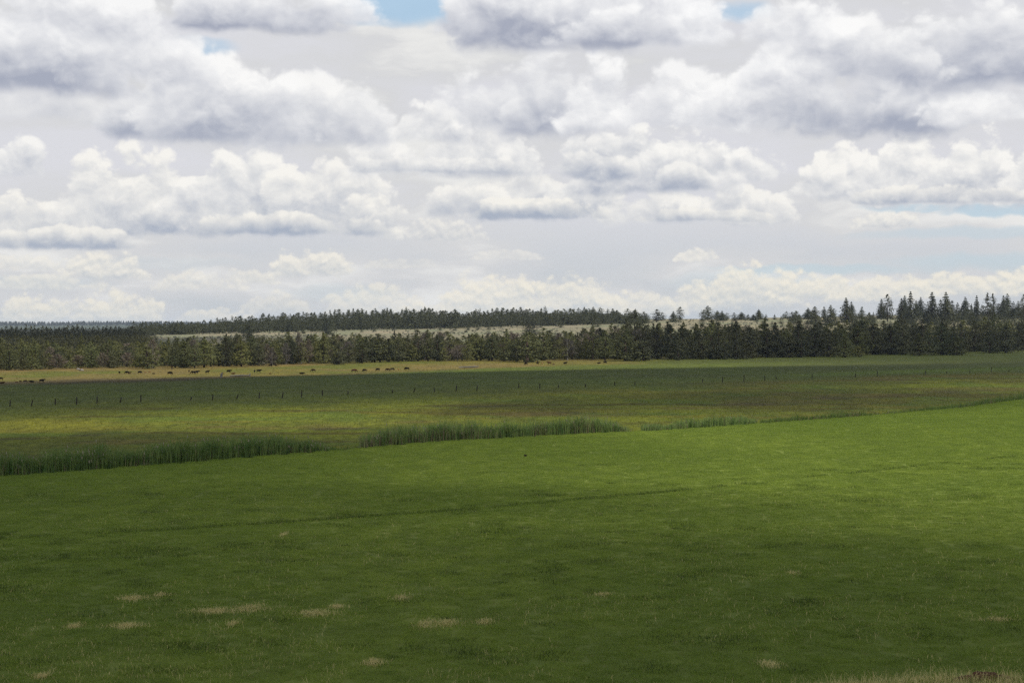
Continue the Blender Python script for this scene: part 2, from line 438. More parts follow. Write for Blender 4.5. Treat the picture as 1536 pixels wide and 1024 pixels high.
def zone_colour(X, Y):
    """albedo of the ground outside the green field, and the field mask"""
    n = X.shape
    px = px_of(X, Y)
    dF = off(FENCE, X, Y); dS = off(SEDGE, X, Y); dD = off(DITCH, X, Y)
    jit = (fbm(X / 9, Y / 30, 31, 3) - 0.5)
    c = np.zeros(n + (3,))

    def lay(mask, col):
        m = mask[..., None]
        c[:] = c * (1 - m) + np.asarray(col) * m
    # wet meadow: olive, yellow-green, reddish brown, dark pools of last year's rush
    c[:] = rgb(0.080, 0.092, 0.0096)
    a = fbm(X / 26, Y / 60, 41, 4)
    lay(.7 * sstep(.50, .66, a), rgb(0.108, 0.127, 0.0082))
    b = fbm(X / 42, Y / 16, 53, 4)
    lay(.32 * sstep(.50, .62, b), rgb(0.103, 0.076, 0.0110))
    lay(.85 * sstep(.57, .64, fbm(X / 36, Y / 9, 61, 4)) * sstep(0, 25, dD), rgb(0.062, 0.058, 0.0082))
    lay(sstep(.60, .68, fbm(X / 16, Y / 14, 67, 3)) * .6, rgb(0.064, 0.097, 0.0110))
    # towards the fence it turns greener, and redder at the right
    t = sstep(-55, -8, dF + 30 * jit)
    lay(t * .75, rgb(0.064, 0.081, 0.0117))
    lay(.55 * sstep(900, 1250, px) * sstep(-70, -20, dF + 40 * jit) * (1 - sstep(-6, 10, dF)) * sstep(.42, .58, fbm(X / 34, Y / 20, 71, 3)), rgb(0.091, 0.071, 0.0123))
    # narrow rusty and dark streaks of old rush, where the photo shows them
    for sx, sy, hw, hh, rust in STREAKS:
        d0 = dist(sy); x0 = ax(sx) * d0; w0 = hw / FOC * d0; h0 = hh / (sy - HZ) * d0
        r_ = ((X - x0) / w0) ** 2 + ((Y - d0 - .25 * (X - x0)) / h0) ** 2 + 2.2 * (fbm(X / 7, Y / 12, 131, 3) - .5)
        lay((.5 if rust else .8) * (1 - sstep(.25, 1.2, r_)), rgb(0.096, 0.074, 0.0216) if rust else rgb(0.050, 0.048, 0.0157))
    # dark blue-green sedge beyond the fence
    s = sstep(-8, 14, dF + 26 * jit)
    lay(s, rgb(0.071, 0.089, 0.0145))
    lay(s * sstep(.48, .62, fbm(X / 40, Y / 26, 83, 4)) * .7, rgb(0.074, 0.097, 0.0136))
    lay(s * sstep(.55, .66, fbm(X / 60, Y / 18, 89, 3)) * .5, rgb(0.064, 0.074, 0.0187))
    # brighter strip and greyer strip at the right
    pr = sstep(1080, 1280, px)
    lay(pr * np.exp(-((dF - 34 + 14 * jit) / 16) ** 2) * .8, rgb(0.095, 0.135, 0.0153))
    lay(pr * np.exp(-((dF - 120) / 60) ** 2) * .7, rgb(0.072, 0.083, 0.0213))
    # grazed pasture in front of the trees
    p_ = sstep(-6, 6, dS + 16 * jit)
    py = rgb(0.114, 0.099, 0.0214)
    lay(p_, py)
    lay(p_ * sstep(.45, .62, fbm(X / 36, Y / 60, 97, 4)) * .8, rgb(0.077, 0.090, 0.0140))
    lay(p_ * sstep(.54, .68, fbm(X / 30, Y / 40, 101, 4)) * .7, rgb(0.133, 0.099, 0.0335))
    lay(p_ * sstep(880, 1060, px) * .9, rgb(0.071, 0.090, 0.0177))
    # bare trampled mud at the left edge of it
    mud = np.exp(-((dS - 6 + 20 * jit) / 20) ** 2) * (1 - sstep(240, 420, px))
    lay(np.clip(mud * 1.2, 0, 1), rgb(0.058, 0.047, 0.0223))
    mud2 = np.exp(-((dS - 4 + 16 * jit) / 10) ** 2) * (1 - sstep(560, 800, px)) * .7
    lay(mud2, rgb(0.084, 0.066, 0.0252))
    # under the trees: litter; then the sage slope
    tl = tree_line(px)
    lay(sstep(-50, 5, Y - tl) * (1 - sstep(420, 620, px)) * .7, rgb(0.124, 0.087, 0.0335))
    lay(sstep(0, 40, Y - tl), rgb(0.065, 0.060, 0.0196))
    hill = sstep(90, 200, Y - tl)
    lay(hill, rgb(0.172, 0.158, 0.107))
    dk = hill * (1 - sstep(215, 250, px + 40 * jit))
    lay(hill * sstep(.45, .60, fbm(X / 40, Y / 70, 113, 4)), rgb(0.153, 0.158, 0.098))
    lay(hill * sstep(.52, .66, fbm(X / 55, Y / 55, 127, 4)) * .8, rgb(0.219, 0.191, 0.130))
    lay(dk, rgb(.050, .050, .028))
    # road bank and its lip
    bank = 1 - sstep(66, 72, Y + 3 * jit)
    lay(bank, rgb(.100, .112, .034))
    # field mask
    fm = (1 - sstep(-.6, 1.0, dD + 2.0 * jit)) * sstep(67.5, 70.5, Y + 2.5 * jit - 1.2 * sstep(5, 16, X))
    return c, fm


# ------------------------------------------------------------------ colour of the green field, shared by soil and blades
FC = bpy.data.node_groups.new('field_colour', 'ShaderNodeTree')
FC.interface.new_socket('Colour', in_out='OUTPUT', socket_type='NodeSocketColor')
f = NT(FC)
go = f.n.new('NodeGroupOutput')
fp = gpos(f)
f1 = f.noise(f.vm('MULTIPLY', fp, (1 / 30, 1 / 42, 0)), 1.0, 4, .55, '2D')
f2 = f.noise(f.vm('MULTIPLY', fp, (1 / 3.2, 1 / 4.6, 0)), 1.0, 4, .6, '2D')
f3 = f.noise(f.vm('MULTIPLY', fp, (1 / .45, 1 / .6, 0)), 1.0, 3, .6, '2D')
cfi = f.mix(f.rng(f1, .30, .70), (0.172, 0.242, 0.0332), (0.228, 0.300, 0.0441))
cfi = f.mix(f.rng(f2, .40, .66, 0, .6), cfi, (0.131, 0.195, 0.0301))
cfi = f.mix(f.rng(f2, .56, .74, 0, .22), cfi, (0.252, 0.302, 0.0603))
cfi = f.mix(f.rng(f3, .60, .74, 0, .35), cfi, (0.277, 0.263, 0.0923))
f.l.new(cfi, go.inputs[0])


def field_group(t):
    g = t.n.new('ShaderNodeGroup'); g.node_tree = FC
    return g.outputs[0]


# ------------------------------------------------------------------ the ground sheet
def ground_rows():
    y1 = EYE * FOC / np.arange(1010, 36, -0.9)            # flat part, even steps in the angle of view (far rows are coarse)
    y1 = y1[(y1 > 40) & (y1 < 900)]
    near = np.concatenate([np.arange(-160, 36, 14.0), np.arange(38, y1[0], .5)])
    mid = np.arange(902, 2400, 9.0)
    far = np.geomspace(2420, 16000, 40)
    return np.concatenate([near, y1, mid, far])


rows = ground_rows()
cols = np.concatenate([-np.geomspace(6, .44, 14), np.linspace(-.42, .42, 420), np.geomspace(.44, 6, 14)])
RY, CX = np.meshgrid(rows, cols, indexing='ij')
GX = CX * (np.maximum(RY, 0) + 45.0); GY = RY
GZ = ground_z(GX, GY)
nr, nc = GX.shape
gi = np.arange(nr * nc).reshape(nr, nc)
gf = np.stack([gi[:-1, :-1], gi[:-1, 1:], gi[1:, 1:], gi[1:, :-1]], -1).reshape(-1, 4)
gcol, gfm = zone_colour(GX, GY)
mg, t, out_ = new_mat('ground_soil_and_grass')
at = t.n.new('ShaderNodeAttribute'); at.attribute_name = 'tint'
P_ = gpos(t)
g1 = t.noise(t.vm('MULTIPLY', P_, (1 / 1.6, 1 / 2.6, 0)), 1.0, 5, .65, '2D')
g2 = t.noise(t.vm('MULTIPLY', P_, (1 / 7, 1 / 16, 0)), 1.0, 4, .6, '2D')
cz = t.mix(t.rng(g1, .3, .7), t.mix(1.0, at.outputs['Color'], (.62, .62, .62), 'MULTIPLY'), t.mix(1.0, at.outputs['Color'], (1.35, 1.32, 1.25), 'MULTIPLY'))
cz = t.mix(t.rng(g2, .35, .65), t.mix(1.0, cz, (.82, .84, .86), 'MULTIPLY'), t.mix(1.0, cz, (1.15, 1.12, 1.05), 'MULTIPLY'))
cc = t.mix(at.outputs['Alpha'], cz, t.mix(1.0, field_group(t), (.62, .58, .62), 'MULTIPLY'))     # thatch and soil, darkened to stand in for shade among the blades
principled(t, out_, cc, .95, .1, t.m('ADD', g1, t.m('MULTIPLY', g2, 2.0)), .5, .25)
gm = mesh_np('ground', np.stack([GX, GY, GZ], -1).reshape(-1, 3), gf, 4, [mg], smooth=True)
ca = gm.color_attributes.new('tint', 'FLOAT_COLOR', 'POINT')
ca.data.foreach_set('color', np.concatenate([gcol.reshape(-1, 3), gfm.reshape(-1, 1)], 1).astype(np.float32).ravel())
tag(obj('ground', gm), kind='structure', label='open grassland of green field, wet meadow and rising sage slope')


# ------------------------------------------------------------------ blades
def blades(x, y, h, wd, lean=.5, bend=True, zfun=ground_z, z=None):
    """bent two-piece grass blades rooted at x, y -> (n*?,4,3) quads"""
    n = len(x)
    z = zfun(x, y) if z is None else z
    az = rng.uniform(0, 2 * np.pi, n); la = rng.uniform(0, 2 * np.pi, n)
    ln = h * rng.uniform(.05, lean, n)
    sx, sy = np.cos(az) * wd / 2, np.sin(az) * wd / 2
    lx, ly = np.cos(la) * ln, np.sin(la) * ln
    b = np.stack([x, y, z - .02], -1)
    mid = b + np.stack([lx * .3, ly * .3, h * .6], -1)
    top = b + np.stack([lx, ly, h * rng.uniform(.85, 1.0, n)], -1)
    s = np.stack([sx, sy, np.zeros(n)], -1)
    q1 = np.stack([b - s, b + s, mid + s * .8, mid - s * .8], 1)
    q2 = np.stack([mid - s * .8, mid + s * .8, top + s * .12, top - s * .12], 1)
    return np.concatenate([q1, q2], 0)


def leafy(name, colour_fn, rough=.7, trans=.25):
    m, t, out = new_mat(name)
    c = colour_fn(t)
    d = t.n.new('ShaderNodeBsdfPrincipled'); t._in(d.inputs['Base Color'], c)
    d.inputs['Roughness'].default_value = rough; d.inputs['Specular IOR Level'].default_value = .2
    tr = t.n.new('ShaderNodeBsdfTranslucent'); t._in(tr.inputs['Color'], c)
    mx = t.n.new('ShaderNodeMixShader'); mx.inputs[0].default_value = trans
    t.l.new(d.outputs[0], mx.inputs[1]); t.l.new(tr.outputs[0], mx.inputs[2]); t.l.new(mx.outputs[0], out.inputs['Surface'])
    return m


def rand_obj(t): return t.n.new('ShaderNodeObjectInfo').outputs['Random']


m_blade = leafy('field_grass_blades', lambda t: t.mix(t.rng(t.noise(gpos(t), 9.0, 1, .5), .35, .65), t.mix(1.0, field_group(t), (.8, .85, .8), 'MULTIPLY'), t.mix(1.0, field_group(t), (1.3, 1.22, 1.2), 'MULTIPLY')))
m_straw = leafy('dry_straw', lambda t: t.mix(t.noise(gpos(t), 2.0, 2, .5), (.50, .41, .14), (.80, .69, .33)))
m_dark = leafy('dark_tussock_grass', lambda t: t.mix(t.noise(gpos(t), 1.3, 2, .5), (.034, .058, .009), (.056, .088, .014)))

# field grass: square patches of blades, scattered by geometry nodes over the field
patch_col = bpy.data.collections.new('grass_patches')
PS = 2.4
for k in range(5):
    n = 1500
    x = rng.uniform(-PS / 2, PS / 2, n); y = rng.uniform(-PS / 2, PS / 2, n)
    tuft = fbm(x / .5 + 50 * k, y / .5, 200 + k, 3)
    h = .07 + .15 * tuft * rng.uniform(.5, 1.2, n)
    q = blades(x, y, h, rng.uniform(.007, .014, n), .8, z=np.zeros(n))
    patch_col.objects.link(bpy.data.objects.new('grass_patch', quads_mesh('grass_patch', q, [m_blade])))


def patch_points():
    xs = np.arange(-150, 165, PS * .92); ys = np.arange(69, 420, PS * .92)
    X, Y = np.meshgrid(xs, ys); X = X.ravel() + rng.uniform(-.4, .4, X.size); Y = Y.ravel() + rng.uniform(-.4, .4, Y.size)
    k = (off(DITCH, X, Y) < -1.2) & (np.abs(X) < .335 * Y + 26) & (Y > 70.0 + 1.2 * sstep(5, 16, X))
    return X[k], Y[k]


PX, PY = patch_points()
pm = bpy.data.meshes.new('field_grass')
pm.vertices.add(len(PX)); pm.vertices.foreach_set('co', np.stack([PX, PY, ground_z(PX, PY)], -1).astype(np.float32).ravel())
ro = pm.attributes.new('turn', 'FLOAT_VECTOR', 'POINT')
ro.data.foreach_set('vector', np.stack([np.zeros(len(PX)), np.zeros(len(PX)), rng.uniform(0, 6.28, len(PX))], -1).astype(np.float32).ravel())
fg = obj('field_grass', pm); tag(fg, 'short lush green grass covering the gently rolling field', 'grass', kind='stuff')
gn = bpy.data.node_groups.new('scatter_grass', 'GeometryNodeTree')
gn.interface.new_socket('Geometry', in_out='INPUT', socket_type='NodeSocketGeometry')
gn.interface.new_socket('Geometry', in_out='OUTPUT', socket_type='NodeSocketGeometry')
a_ = gn.nodes.new('NodeGroupInput'); b_ = gn.nodes.new('NodeGroupOutput')
ip = gn.nodes.new('GeometryNodeInstanceOnPoints'); ci = gn.nodes.new('GeometryNodeCollectionInfo')
ci.inputs['Collection'].default_value = patch_col; ci.inputs['Separate Children'].default_value = True; ci.inputs['Reset Children'].default_value = True
na = gn.nodes.new('GeometryNodeInputNamedAttribute'); na.data_type = 'FLOAT_VECTOR'; na.inputs['Name'].default_value = 'turn'
er = gn.nodes.new('FunctionNodeEulerToRotation')
gn.links.new(na.outputs['Attribute'], er.inputs[0]); gn.links.new(er.outputs[0], ip.inputs['Rotation'])
gn.links.new(a_.outputs[0], ip.inputs['Points']); gn.links.new(ci.outputs[0], ip.inputs['Instance'])
ip.inputs['Pick Instance'].default_value = True
gn.links.new(ip.outputs[0], b_.inputs[0])
md = fg.modifiers.new('scatter', 'NODES'); md.node_group = gn

# dark tussocks, the strip along the furrow
fx = []; fy = []; fh = []
for _ in range(300):
    d = rng.uniform(74, 190); cx = rng.uniform(-.34, .34) * d
    if float(off(FURROW, np.array([cx]), np.array([d]))[0]) > 6 and rng.random() < .6: continue
    if float(off(DITCH, np.array([cx]), np.array([d]))[0]) > -4: continue
    s = rng.uniform(.25, 1.0) * (1 if rng.random() < .85 else 1.8)
    n = int(190 * s * s) + 50
    fx.append(cx + rng.normal(0, s * .9, n)); fy.append(d + rng.normal(0, s * .9, n)); fh.append(rng.uniform(.12, .26, n) * (.7 + .3 * s))
L_ = np.linspace(0, 1, 12000)
i0 = rng.random(12000) * (len(FURROW[0]) - 1); k0 = i0.astype(int); fr = i0 - k0
lx = FURROW[0][k0] * (1 - fr) + FURROW[0][k0 + 1] * fr; ly = FURROW[1][k0] * (1 - fr) + FURROW[1][k0 + 1] * fr
keep = fbm(lx / 3.2, ly / 3.2, 301, 3) >.37 + .20 * sstep(12, 36, lx)
lx, ly = lx[keep], ly[keep]
fx.append(lx + rng.normal(0, .2, len(lx))); fy.append(ly + rng.normal(.1, .55, len(lx))); fh.append(rng.uniform(.12, .30, len(lx)))
fx, fy, fh = map(np.concatenate, (fx, fy, fh))
tag(obj('grass_tussocks', quads_mesh('grass_tussocks', blades(fx, fy, fh, rng.uniform(.012, .026, len(fx)), .8), [m_dark])),
    'dark taller grass tussocks in clumps and along the shallow furrow', 'grass', kind='stuff')

# dry straw patches lying in the field, loose pale stalks
sx_, sy_, sh_ = [], [], []
DRY = [(200, 899, 22, 4), (241, 894, 11, 3), (318, 918, 28, 4), (374, 914, 22, 6), (470, 921, 26, 5), (505, 911, 10, 3), (602, 898, 11, 4), (640, 937, 18, 8), (672, 936, 16, 5), (728, 934, 12, 4),
       (110, 941, 10, 4), (190, 940, 24, 4), (348, 937, 7, 6), (60, 1016, 10, 4), (560, 996, 14, 5), (905, 893, 14, 3), (1155, 998, 20, 6), (1190, 861, 9, 3), (425, 803, 7, 4), (1500, 931, 22, 3)]
for x, y, hw, hh in DRY:
    d = dist(y); cx = ax(x) * d; s = hw / FOC * d
    n = int((30 if x < 760 else 14) * hw)
    sx_.append(cx + rng.normal(0, s * .62, n) * rng.choice([.5, 1.0, 1.4], n)); sy_.append(d + rng.normal(0, hh / (y - HZ) * d * .55, n)); sh_.append(rng.uniform(.10, .25, n))
n = 15000
d = 73 * (2.1 ** rng.random(n) ** 1.3); xx = rng.uniform(-.34, .34, n) * d
kk = (fbm(xx / 5, d / 7, 333, 3) > .47) & (off(DITCH, xx, d) < -2)
sx_.append(xx[kk]); sy_.append(d[kk]); sh_.append(rng.uniform(.12, .30, kk.sum()))
sx_, sy_, sh_ = map(np.concatenate, (sx_, sy_, sh_))
tag(obj('dry_straw', quads_mesh('dry_straw', blades(sx_, sy_, sh_, rng.uniform(.010, .026, len(sx_)), 1.0), [m_straw])),
    'tan patches of dead straw lying scattered in the green field', 'dry grass', kind='stuff')

# rough dry grass on the lip of the road bank
n = 42000
bx = rng.uniform(-24, 26, n); by = 62.5 + 7.2 * rng.random(n) ** .8
kk = rng.random(n) < .05 + .95 * sstep(7, 20, bx + 6 * (fbm(bx / 3, by / 3, 345, 2) - .5))
bx, by = bx[kk], by[kk]
bh = rng.uniform(.14, .44, len(bx)) * (.6 + .6 * sstep(8, 20, bx)); tall = rng.random(len(bx)) < .07
bh[tall] = rng.uniform(.45, .85, tall.sum())
bg_ = (rng.random(len(bx)) < .5) & ~tall; bh[bg_] *= .8
tag(obj('bank_grass', quads_mesh('bank_grass', blades(bx, by, bh, rng.uniform(.010, .022, len(bx)), .8), [m_straw, m_blade], np.concatenate([bg_, bg_]).astype(int))),
    'dry yellow bank grass with bare stalks along the near edge', 'dry grass', kind='stuff')

# wet meadow and pasture: coarser tufts, coloured like the ground they grow from
def tuft_field(name, label, n, ylo, yhi, hfun, wfun, keepf, mat_mul):
    d = ylo * (yhi / ylo) ** rng.random(n); x = rng.uniform(-.39, .39, n) * d
    k = keepf(x, d); x, d = x[k], d[k]
    c, _ = zone_colour(x, d)
    h = hfun(x, d); wd = wfun(x, d)
    q = blades(x, d, h, wd, .7)
    me = quads_mesh(name, q, [])
    col = np.concatenate([c * rng.uniform(.85, 1.22, (len(x), 1)) * mat_mul] * 2, 0)
    colv = np.repeat(np.concatenate([col, np.ones((len(col), 1))], 1), 4, 0)
    a = me.color_attributes.new('tint', 'FLOAT_COLOR', 'POINT'); a.data.foreach_set('color', colv.astype(np.float32).ravel())

    def cf(t):
        at = t.n.new('ShaderNodeAttribute'); at.attribute_name = 'tint'; return at.outputs['Color']
    me.materials.append(leafy(name + '_blades', cf))
    return tag(obj(name, me), label, 'grass', kind='stuff')


tuft_field('marsh_grass', 'olive and rusty rushes of the wet meadow beyond the ditch', 110000, 172, 640,
           lambda x, d: rng.uniform(.10, .26, len(x)) * (1 + (d > 250) * .3), lambda x, d: d * rng.uniform(.00014, .00028, len(x)),
           lambda x, d: (off(DITCH, x, d) > 2) & (off(SEDGE, x, d) < 4), 1.12)
tuft_field('pasture_grass', 'yellowish grazed grass of the pasture in front of the pines', 26000, 430, 1000,
           lambda x, d: rng.uniform(.10, .34, len(x)), lambda x, d: d * rng.uniform(.0002, .0004, len(x)),
           lambda x, d: (off(SEDGE, x, d) > -4) & (d < tree_line(px_of(x, d)) + 60), 1.1)
# ------------------------------------------------------------------ cattails along the ditch
m_reed = leafy('cattail_leaves', lambda t: t.mix(t.rng(t.noise(gpos(t), .9, 2, .6), .35, .65), (.088, .158, .038), (.185, .248, .066)))
m_reed_mid = leafy('mid_cattail_leaves', lambda t: t.mix(t.rng(t.noise(gpos(t), .9, 2, .6), .35, .65), (.115, .190, .052), (.215, .280, .082)))
m_ditch_weed = leafy('ditch_weed_leaves', lambda t: t.mix(t.rng(t.noise(gpos(t), .9, 2, .6), .35, .65), (.085, .145, .030), (.150, .205, .048)))  # green of the low weeds along the ditch
m_reed_dry = leafy('dead_cattail_stalks', lambda t: t.mix(t.noise(gpos(t), 2.0, 2, .5), (.15, .115, .065), (.30, .24, .15)))
m_head = leafy('cattail_fluff', lambda t: t.mix(t.noise(gpos(t), 3.0, 1, .5), (.30, .25, .16), (.5, .46, .36)), trans=.1)


def on_ditch(px):                        # the point of the ditch seen at photo column px
    xs = np.linspace(-140, 200, 3000); ys = np.interp(xs, DITCH[0], DITCH[1])
    p = 768 + FOC * xs / ys
    return np.interp(px, p, xs), np.interp(px, p, ys)


def reed_bed(label, x0, x1, n, hmax, depth, dry, head, mat, prof):
    p = rng.uniform(x0, x1, n)
    gx, gy = on_ditch(p)
    u = (p - x0) / (x1 - x0)
    dp = rng.beta(1.1, 1.6, n) * depth
    gx = gx * (1 + dp / gy) + rng.normal(0, .12, n); gy = gy + dp + .3
    env = np.interp(u, [a for a, _ in prof], [b for _, b in prof]) * (.50 + .95 * fbm(gx / 1.9, gy / 1.9, 401, 3))
    keep = rng.random(n) < np.clip(env * 1.6, .05, 1)
    gx, gy, env = gx[keep], gy[keep], env[keep]
    n = len(gx)
    h = hmax * env * rng.uniform(.50, 1.10, n)
    kind = (rng.random(n) < dry * (.4 + 1.2 * (fbm(gx / 5, gy / 5, 409, 2) > .5))).astype(int)
    q = blades(gx, gy, h * np.where(kind == 1, .8, 1), rng.uniform(.035, .075, n), .30)
    mi = np.concatenate([kind, kind])
    nh = int(n * head)
    if nh:
        i = rng.choice(n, nh, replace=False)
        c = np.stack([gx[i], gy[i], ground_z(gx[i], gy[i]) + h[i] * rng.uniform(.55, .9, nh)], -1)
        for a in range(2):
            s = np.stack([np.full(nh, .055 * (a == 0)), np.full(nh, .055 * (a == 1)), np.zeros(nh)], -1); v = np.array([0, 0, .14])
            q = np.concatenate([q, np.stack([c - s - v, c + s - v, c + s + v, c - s + v], 1)]); mi = np.concatenate([mi, np.full(nh, 2)])
    me = quads_mesh('cattails', q, [mat, m_reed_dry, m_head], mi)
    return tag(obj('cattails', me), label, 'cattails', kind='stuff')


reed_bed('tall dark green cattails at the left, filling the ditch edge', -110, 505, 15000, 3.2, 4.5, .12, .022, m_reed, [(0, .95), (.55, .88), (.80, .98), (.90, .8), (.96, .5), (1, .2)])
reed_bed('tall green cattails in the middle with pale dry stalks', 540, 945, 11500, 3.0, 4.5, .20, .014, m_reed_mid, [(0, .7), (.1, .95), (.35, .95), (.6, .9), (.82, 1.05), (.93, .75), (1, .3)])
reed_bed('lower green cattails just past the gap in the bed', 963, 1135, 3600, 2.3, 4.5, .12, .006, m_reed_mid, [(0, .7), (.2, .6), (.4, .8), (.85, .9), (1, .5)])
reed_bed('knee-high weeds along the ditch past the cattails', 1140, 1300, 2600, 1.5, 4, .2, 0, m_ditch_weed, [(0, .5), (.3, .85), (.5, .7), (.75, 1.1), (1, .6)])
reed_bed('low pale green weeds at the far end of the ditch', 1300, 1640, 5200, 1.6, 7, .12, .003, m_ditch_weed, [(0, .5), (.2, .5), (.45, .8), (.6, 1.1), (.8, .9), (1, .9)])
reed_bed('thin fringe of weeds in the gaps between cattails', 495, 545, 500, 1.1, 4, .3, 0, m_ditch_weed, [(0, .6), (1, .6)])

# ------------------------------------------------------------------ fence posts
m_post, t, o_ = new_mat('weathered_post_wood')
pn = t.noise(t.vm('MULTIPLY', t.n.new('ShaderNodeTexCoord').outputs['Object'], (18, 18, 2.5)), 1.0, 4, .6)
principled(t, o_, t.mix(pn, (.016, .014, .012), (.060, .050, .040)), .95, .1, pn, .5, .01)


def post_mesh(seed):
    r = random.Random(seed); S = 9; v = []; fcs = []
    hs = [-.25, 0, .35, .75, 1.12, 1.36, 1.42]
    for i, z in enumerate(hs):
        rad = .115 - .018 * i / 6 if i < 6 else .06
        ox, oy = r.uniform(-.015, .015), r.uniform(-.015, .015)
        for k in range(S):
            a = 2 * math.pi * k / S; q = rad * r.uniform(.88, 1.12)
            v.append((ox + q * math.cos(a), oy + q * math.sin(a), z + (.05 * math.cos(a + seed) if i >= 5 else 0)))
    fcs = [(i * S + k, i * S + (k + 1) % S, (i + 1) * S + (k + 1) % S, (i + 1) * S + k) for i in range(len(hs) - 1) for k in range(S)]
    me = bpy.data.meshes.new('fence_post'); me.from_pydata(v, [], fcs + [tuple(range((len(hs) - 1) * S, len(hs) * S))]); me.materials.append(m_post)
    for p in me.polygons: p.use_smooth = True
    me.update()
    return me


POSTS = [(14.5, 609.5, 9, 4), (46.5, 609, 9, 14), (82.5, 606.5, 8.5, 2), (114.5, 607, 11, 3), (145, 605, 10, 4), (180, 604, 8, 14), (211, 603, 10, 1), (285.5, 600, 5, 22), (318.5, 599.5, 8, 6), (355, 597.5, 6.5, 20),
         (388.5, 597.5, 9, 3), (423, 597, 8.5, 12), (452, 596, 10, 3), (483.5, 593.5, 8, 0), (521.5, 591.5, 5, 8), (588, 590, 5, 14), (620.5, 589, 7, 14), (652, 588, 6, -10), (684, 587, 8.5, 6), (715, 586.5, 8, 8),
         (778, 582, 6.5, 1), (809.5, 583, 7.5, 2), (837.5, 581.5, 4.5, 0), (878, 580.5, 5, 2), (922, 578, 5.5, 1), (952.5, 577.5, 5, 0), (1053.5, 573.5, 5, 8), (1083.5, 573.5, 7.5, 3), (1116, 572.5, 9.5, 2), (1147, 571, 7.5, 4),
         (1165, 568, 5.5, -18), (1218, 568, 7, 5), (1283, 566, 6, 3), (1316, 564.5, 8, 1), (1388, 561.5, 5.5, 3), (1420, 560, 3.5, 12), (1455, 559.5, 4.5, 0), (1487, 558, 7.5, 1), (1513, 557.5, 3, 25)]
pms = [post_mesh(s) for s in range(5)]
for i, (x, y, h, lean) in enumerate(POSTS):
    d = dist(y); X = ax(x) * d
    o = obj('fence_post', pms[i % 5], None, (X, d, float(ground_z(X, d))))
    s = h / (FOC / d) / 1.40
    o.scale = (1.15, 1.15, s * 1.05)
    o.rotation_euler = (math.radians(rng.uniform(-4, 4)), math.radians(lean), rng.uniform(0, 6.28) * 0)
    look = 'leaning' if abs(lean) >= 12 else 'upright'
    size = 'short' if s < .72 else ('tall' if s > 1.02 else 'weathered')
    tag(o, f'{size} {look} dark wooden post, {ORD[i]} from the left in the line across the meadow', 'fence post', 'posts of the fence line across the meadow')

# ------------------------------------------------------------------ cattle
def cow_mesh(pose):
    """one continuous skinned body; x forward, feet at z 0, about 2.3 m long"""
    V_, E_, R_ = [], [], []

    def add(p, r, parent=None):
        V_.append(p); R_.append(r)
        if parent is not None: E_.append((parent, len(V_) - 1))
        return len(V_) - 1
    dz = -.62 if pose == 'lying' else 0
    hip = add((-.62, 0, 1.02 + dz), (.33, .35))
    bel = add((-.12, 0, .93 + dz), (.40, .43), hip)
    che = add((.42, 0, .95 + dz), (.34, .42), bel)
    wit = add((.66, 0, 1.12 + dz), (.25, .33), che)
    if pose == 'grazing':
        n1 = add((.90, .02, .98), (.18, .25), wit); n2 = add((1.10, .04, .62), (.14, .18), n1)
        hd = add((1.20, .05, .40), (.11, .13), n2); mz = add((1.26, .05, .12), (.075, .08), hd); ear = (1.12, .05, .47)
    else:
        n1 = add((.90, .02, 1.14 + dz), (.19, .26), wit); n2 = add((1.10, .05, 1.22 + dz), (.15, .20), n1)
        hd = add((1.25, .07, 1.22 + dz), (.125, .15), n2); mz = add((1.48, .09, 1.04 + dz), (.085, .09), hd); ear = (1.17, .07, 1.33 + dz)
    for s in (-1, 1):
        e = add((ear[0], ear[1] + s * .12, ear[2]), (.04, .03), hd); add((ear[0] - .04, ear[1] + s * .27, ear[2] - .02), (.025, .035), e)
    tl = add((-.92, 0, 1.14 + dz), (.07, .06), hip); t2 = add((-1.00, 0, .85 + dz * .8), (.025, .025), tl); add((-.99, .02, max(.45 + dz, .08)), (.04, .04), t2)
    for s in (-1, 1):
        if pose == 'lying':
            k = add((.52, s * .26, .26), (.11, .11), che); f_ = add((.86, s * .30, .12), (.07, .07), k); add((.62, s * .36, .06), (.05, .05), f_)
            k = add((-.42, s * .34, .30), (.15, .14), hip); f_ = add((-.08, s * .44, .12), (.07, .07), k); add((-.48, s * .48, .07), (.05, .05), f_)
        else:
            st = .10 * s
            k = add((.50, s * .17, .72), (.12, .13), che); f_ = add((.50 + st, s * .17, .40), (.068, .068), k)
            g_ = add((.50 + st * 1.2, s * .17, .12), (.05, .05), f_); add((.54 + st * 1.2, s * .17, .02), (.06, .055), g_)
            k = add((-.66, s * .18, .74), (.16, .15), hip); f_ = add((-.80 - st, s * .17, .46), (.07, .07), k)
            g_ = add((-.72 - st, s * .17, .12), (.05, .05), f_); add((-.68 - st, s * .17, .02), (.06, .055), g_)
    me = bpy.data.meshes.new('cow_' + pose); me.from_pydata(V_, E_, [])
    o = bpy.data.objects.new('cow', me); COL.objects.link(o)
    o.modifiers.new('skin', 'SKIN').use_smooth_shade = True
    sv = me.skin_vertices[0].data
    for i, r in enumerate(R_): sv[i].radius = r; sv[i].use_root = (i == 0)
    o.modifiers.new('sub', 'SUBSURF').levels = 1
    bpy.context.view_layer.update()
    ev = o.evaluated_get(bpy.context.evaluated_depsgraph_get())
    res = bpy.data.meshes.new_from_object(ev)
    bpy.data.objects.remove(o); bpy.data.meshes.remove(me)
    res.materials.clear(); res.materials.append(None)
    for p in res.polygons: p.use_smooth = True
    res.name = 'cow_' + pose
    return res


def hide_mat(name, a, b):
    m, t, o = new_mat(name)
    n = t.noise(t.n.new('ShaderNodeTexCoord').outputs['Object'], 3.0, 3, .6)
    principled(t, o, t.mix(n, a, b), .9, .04); return m


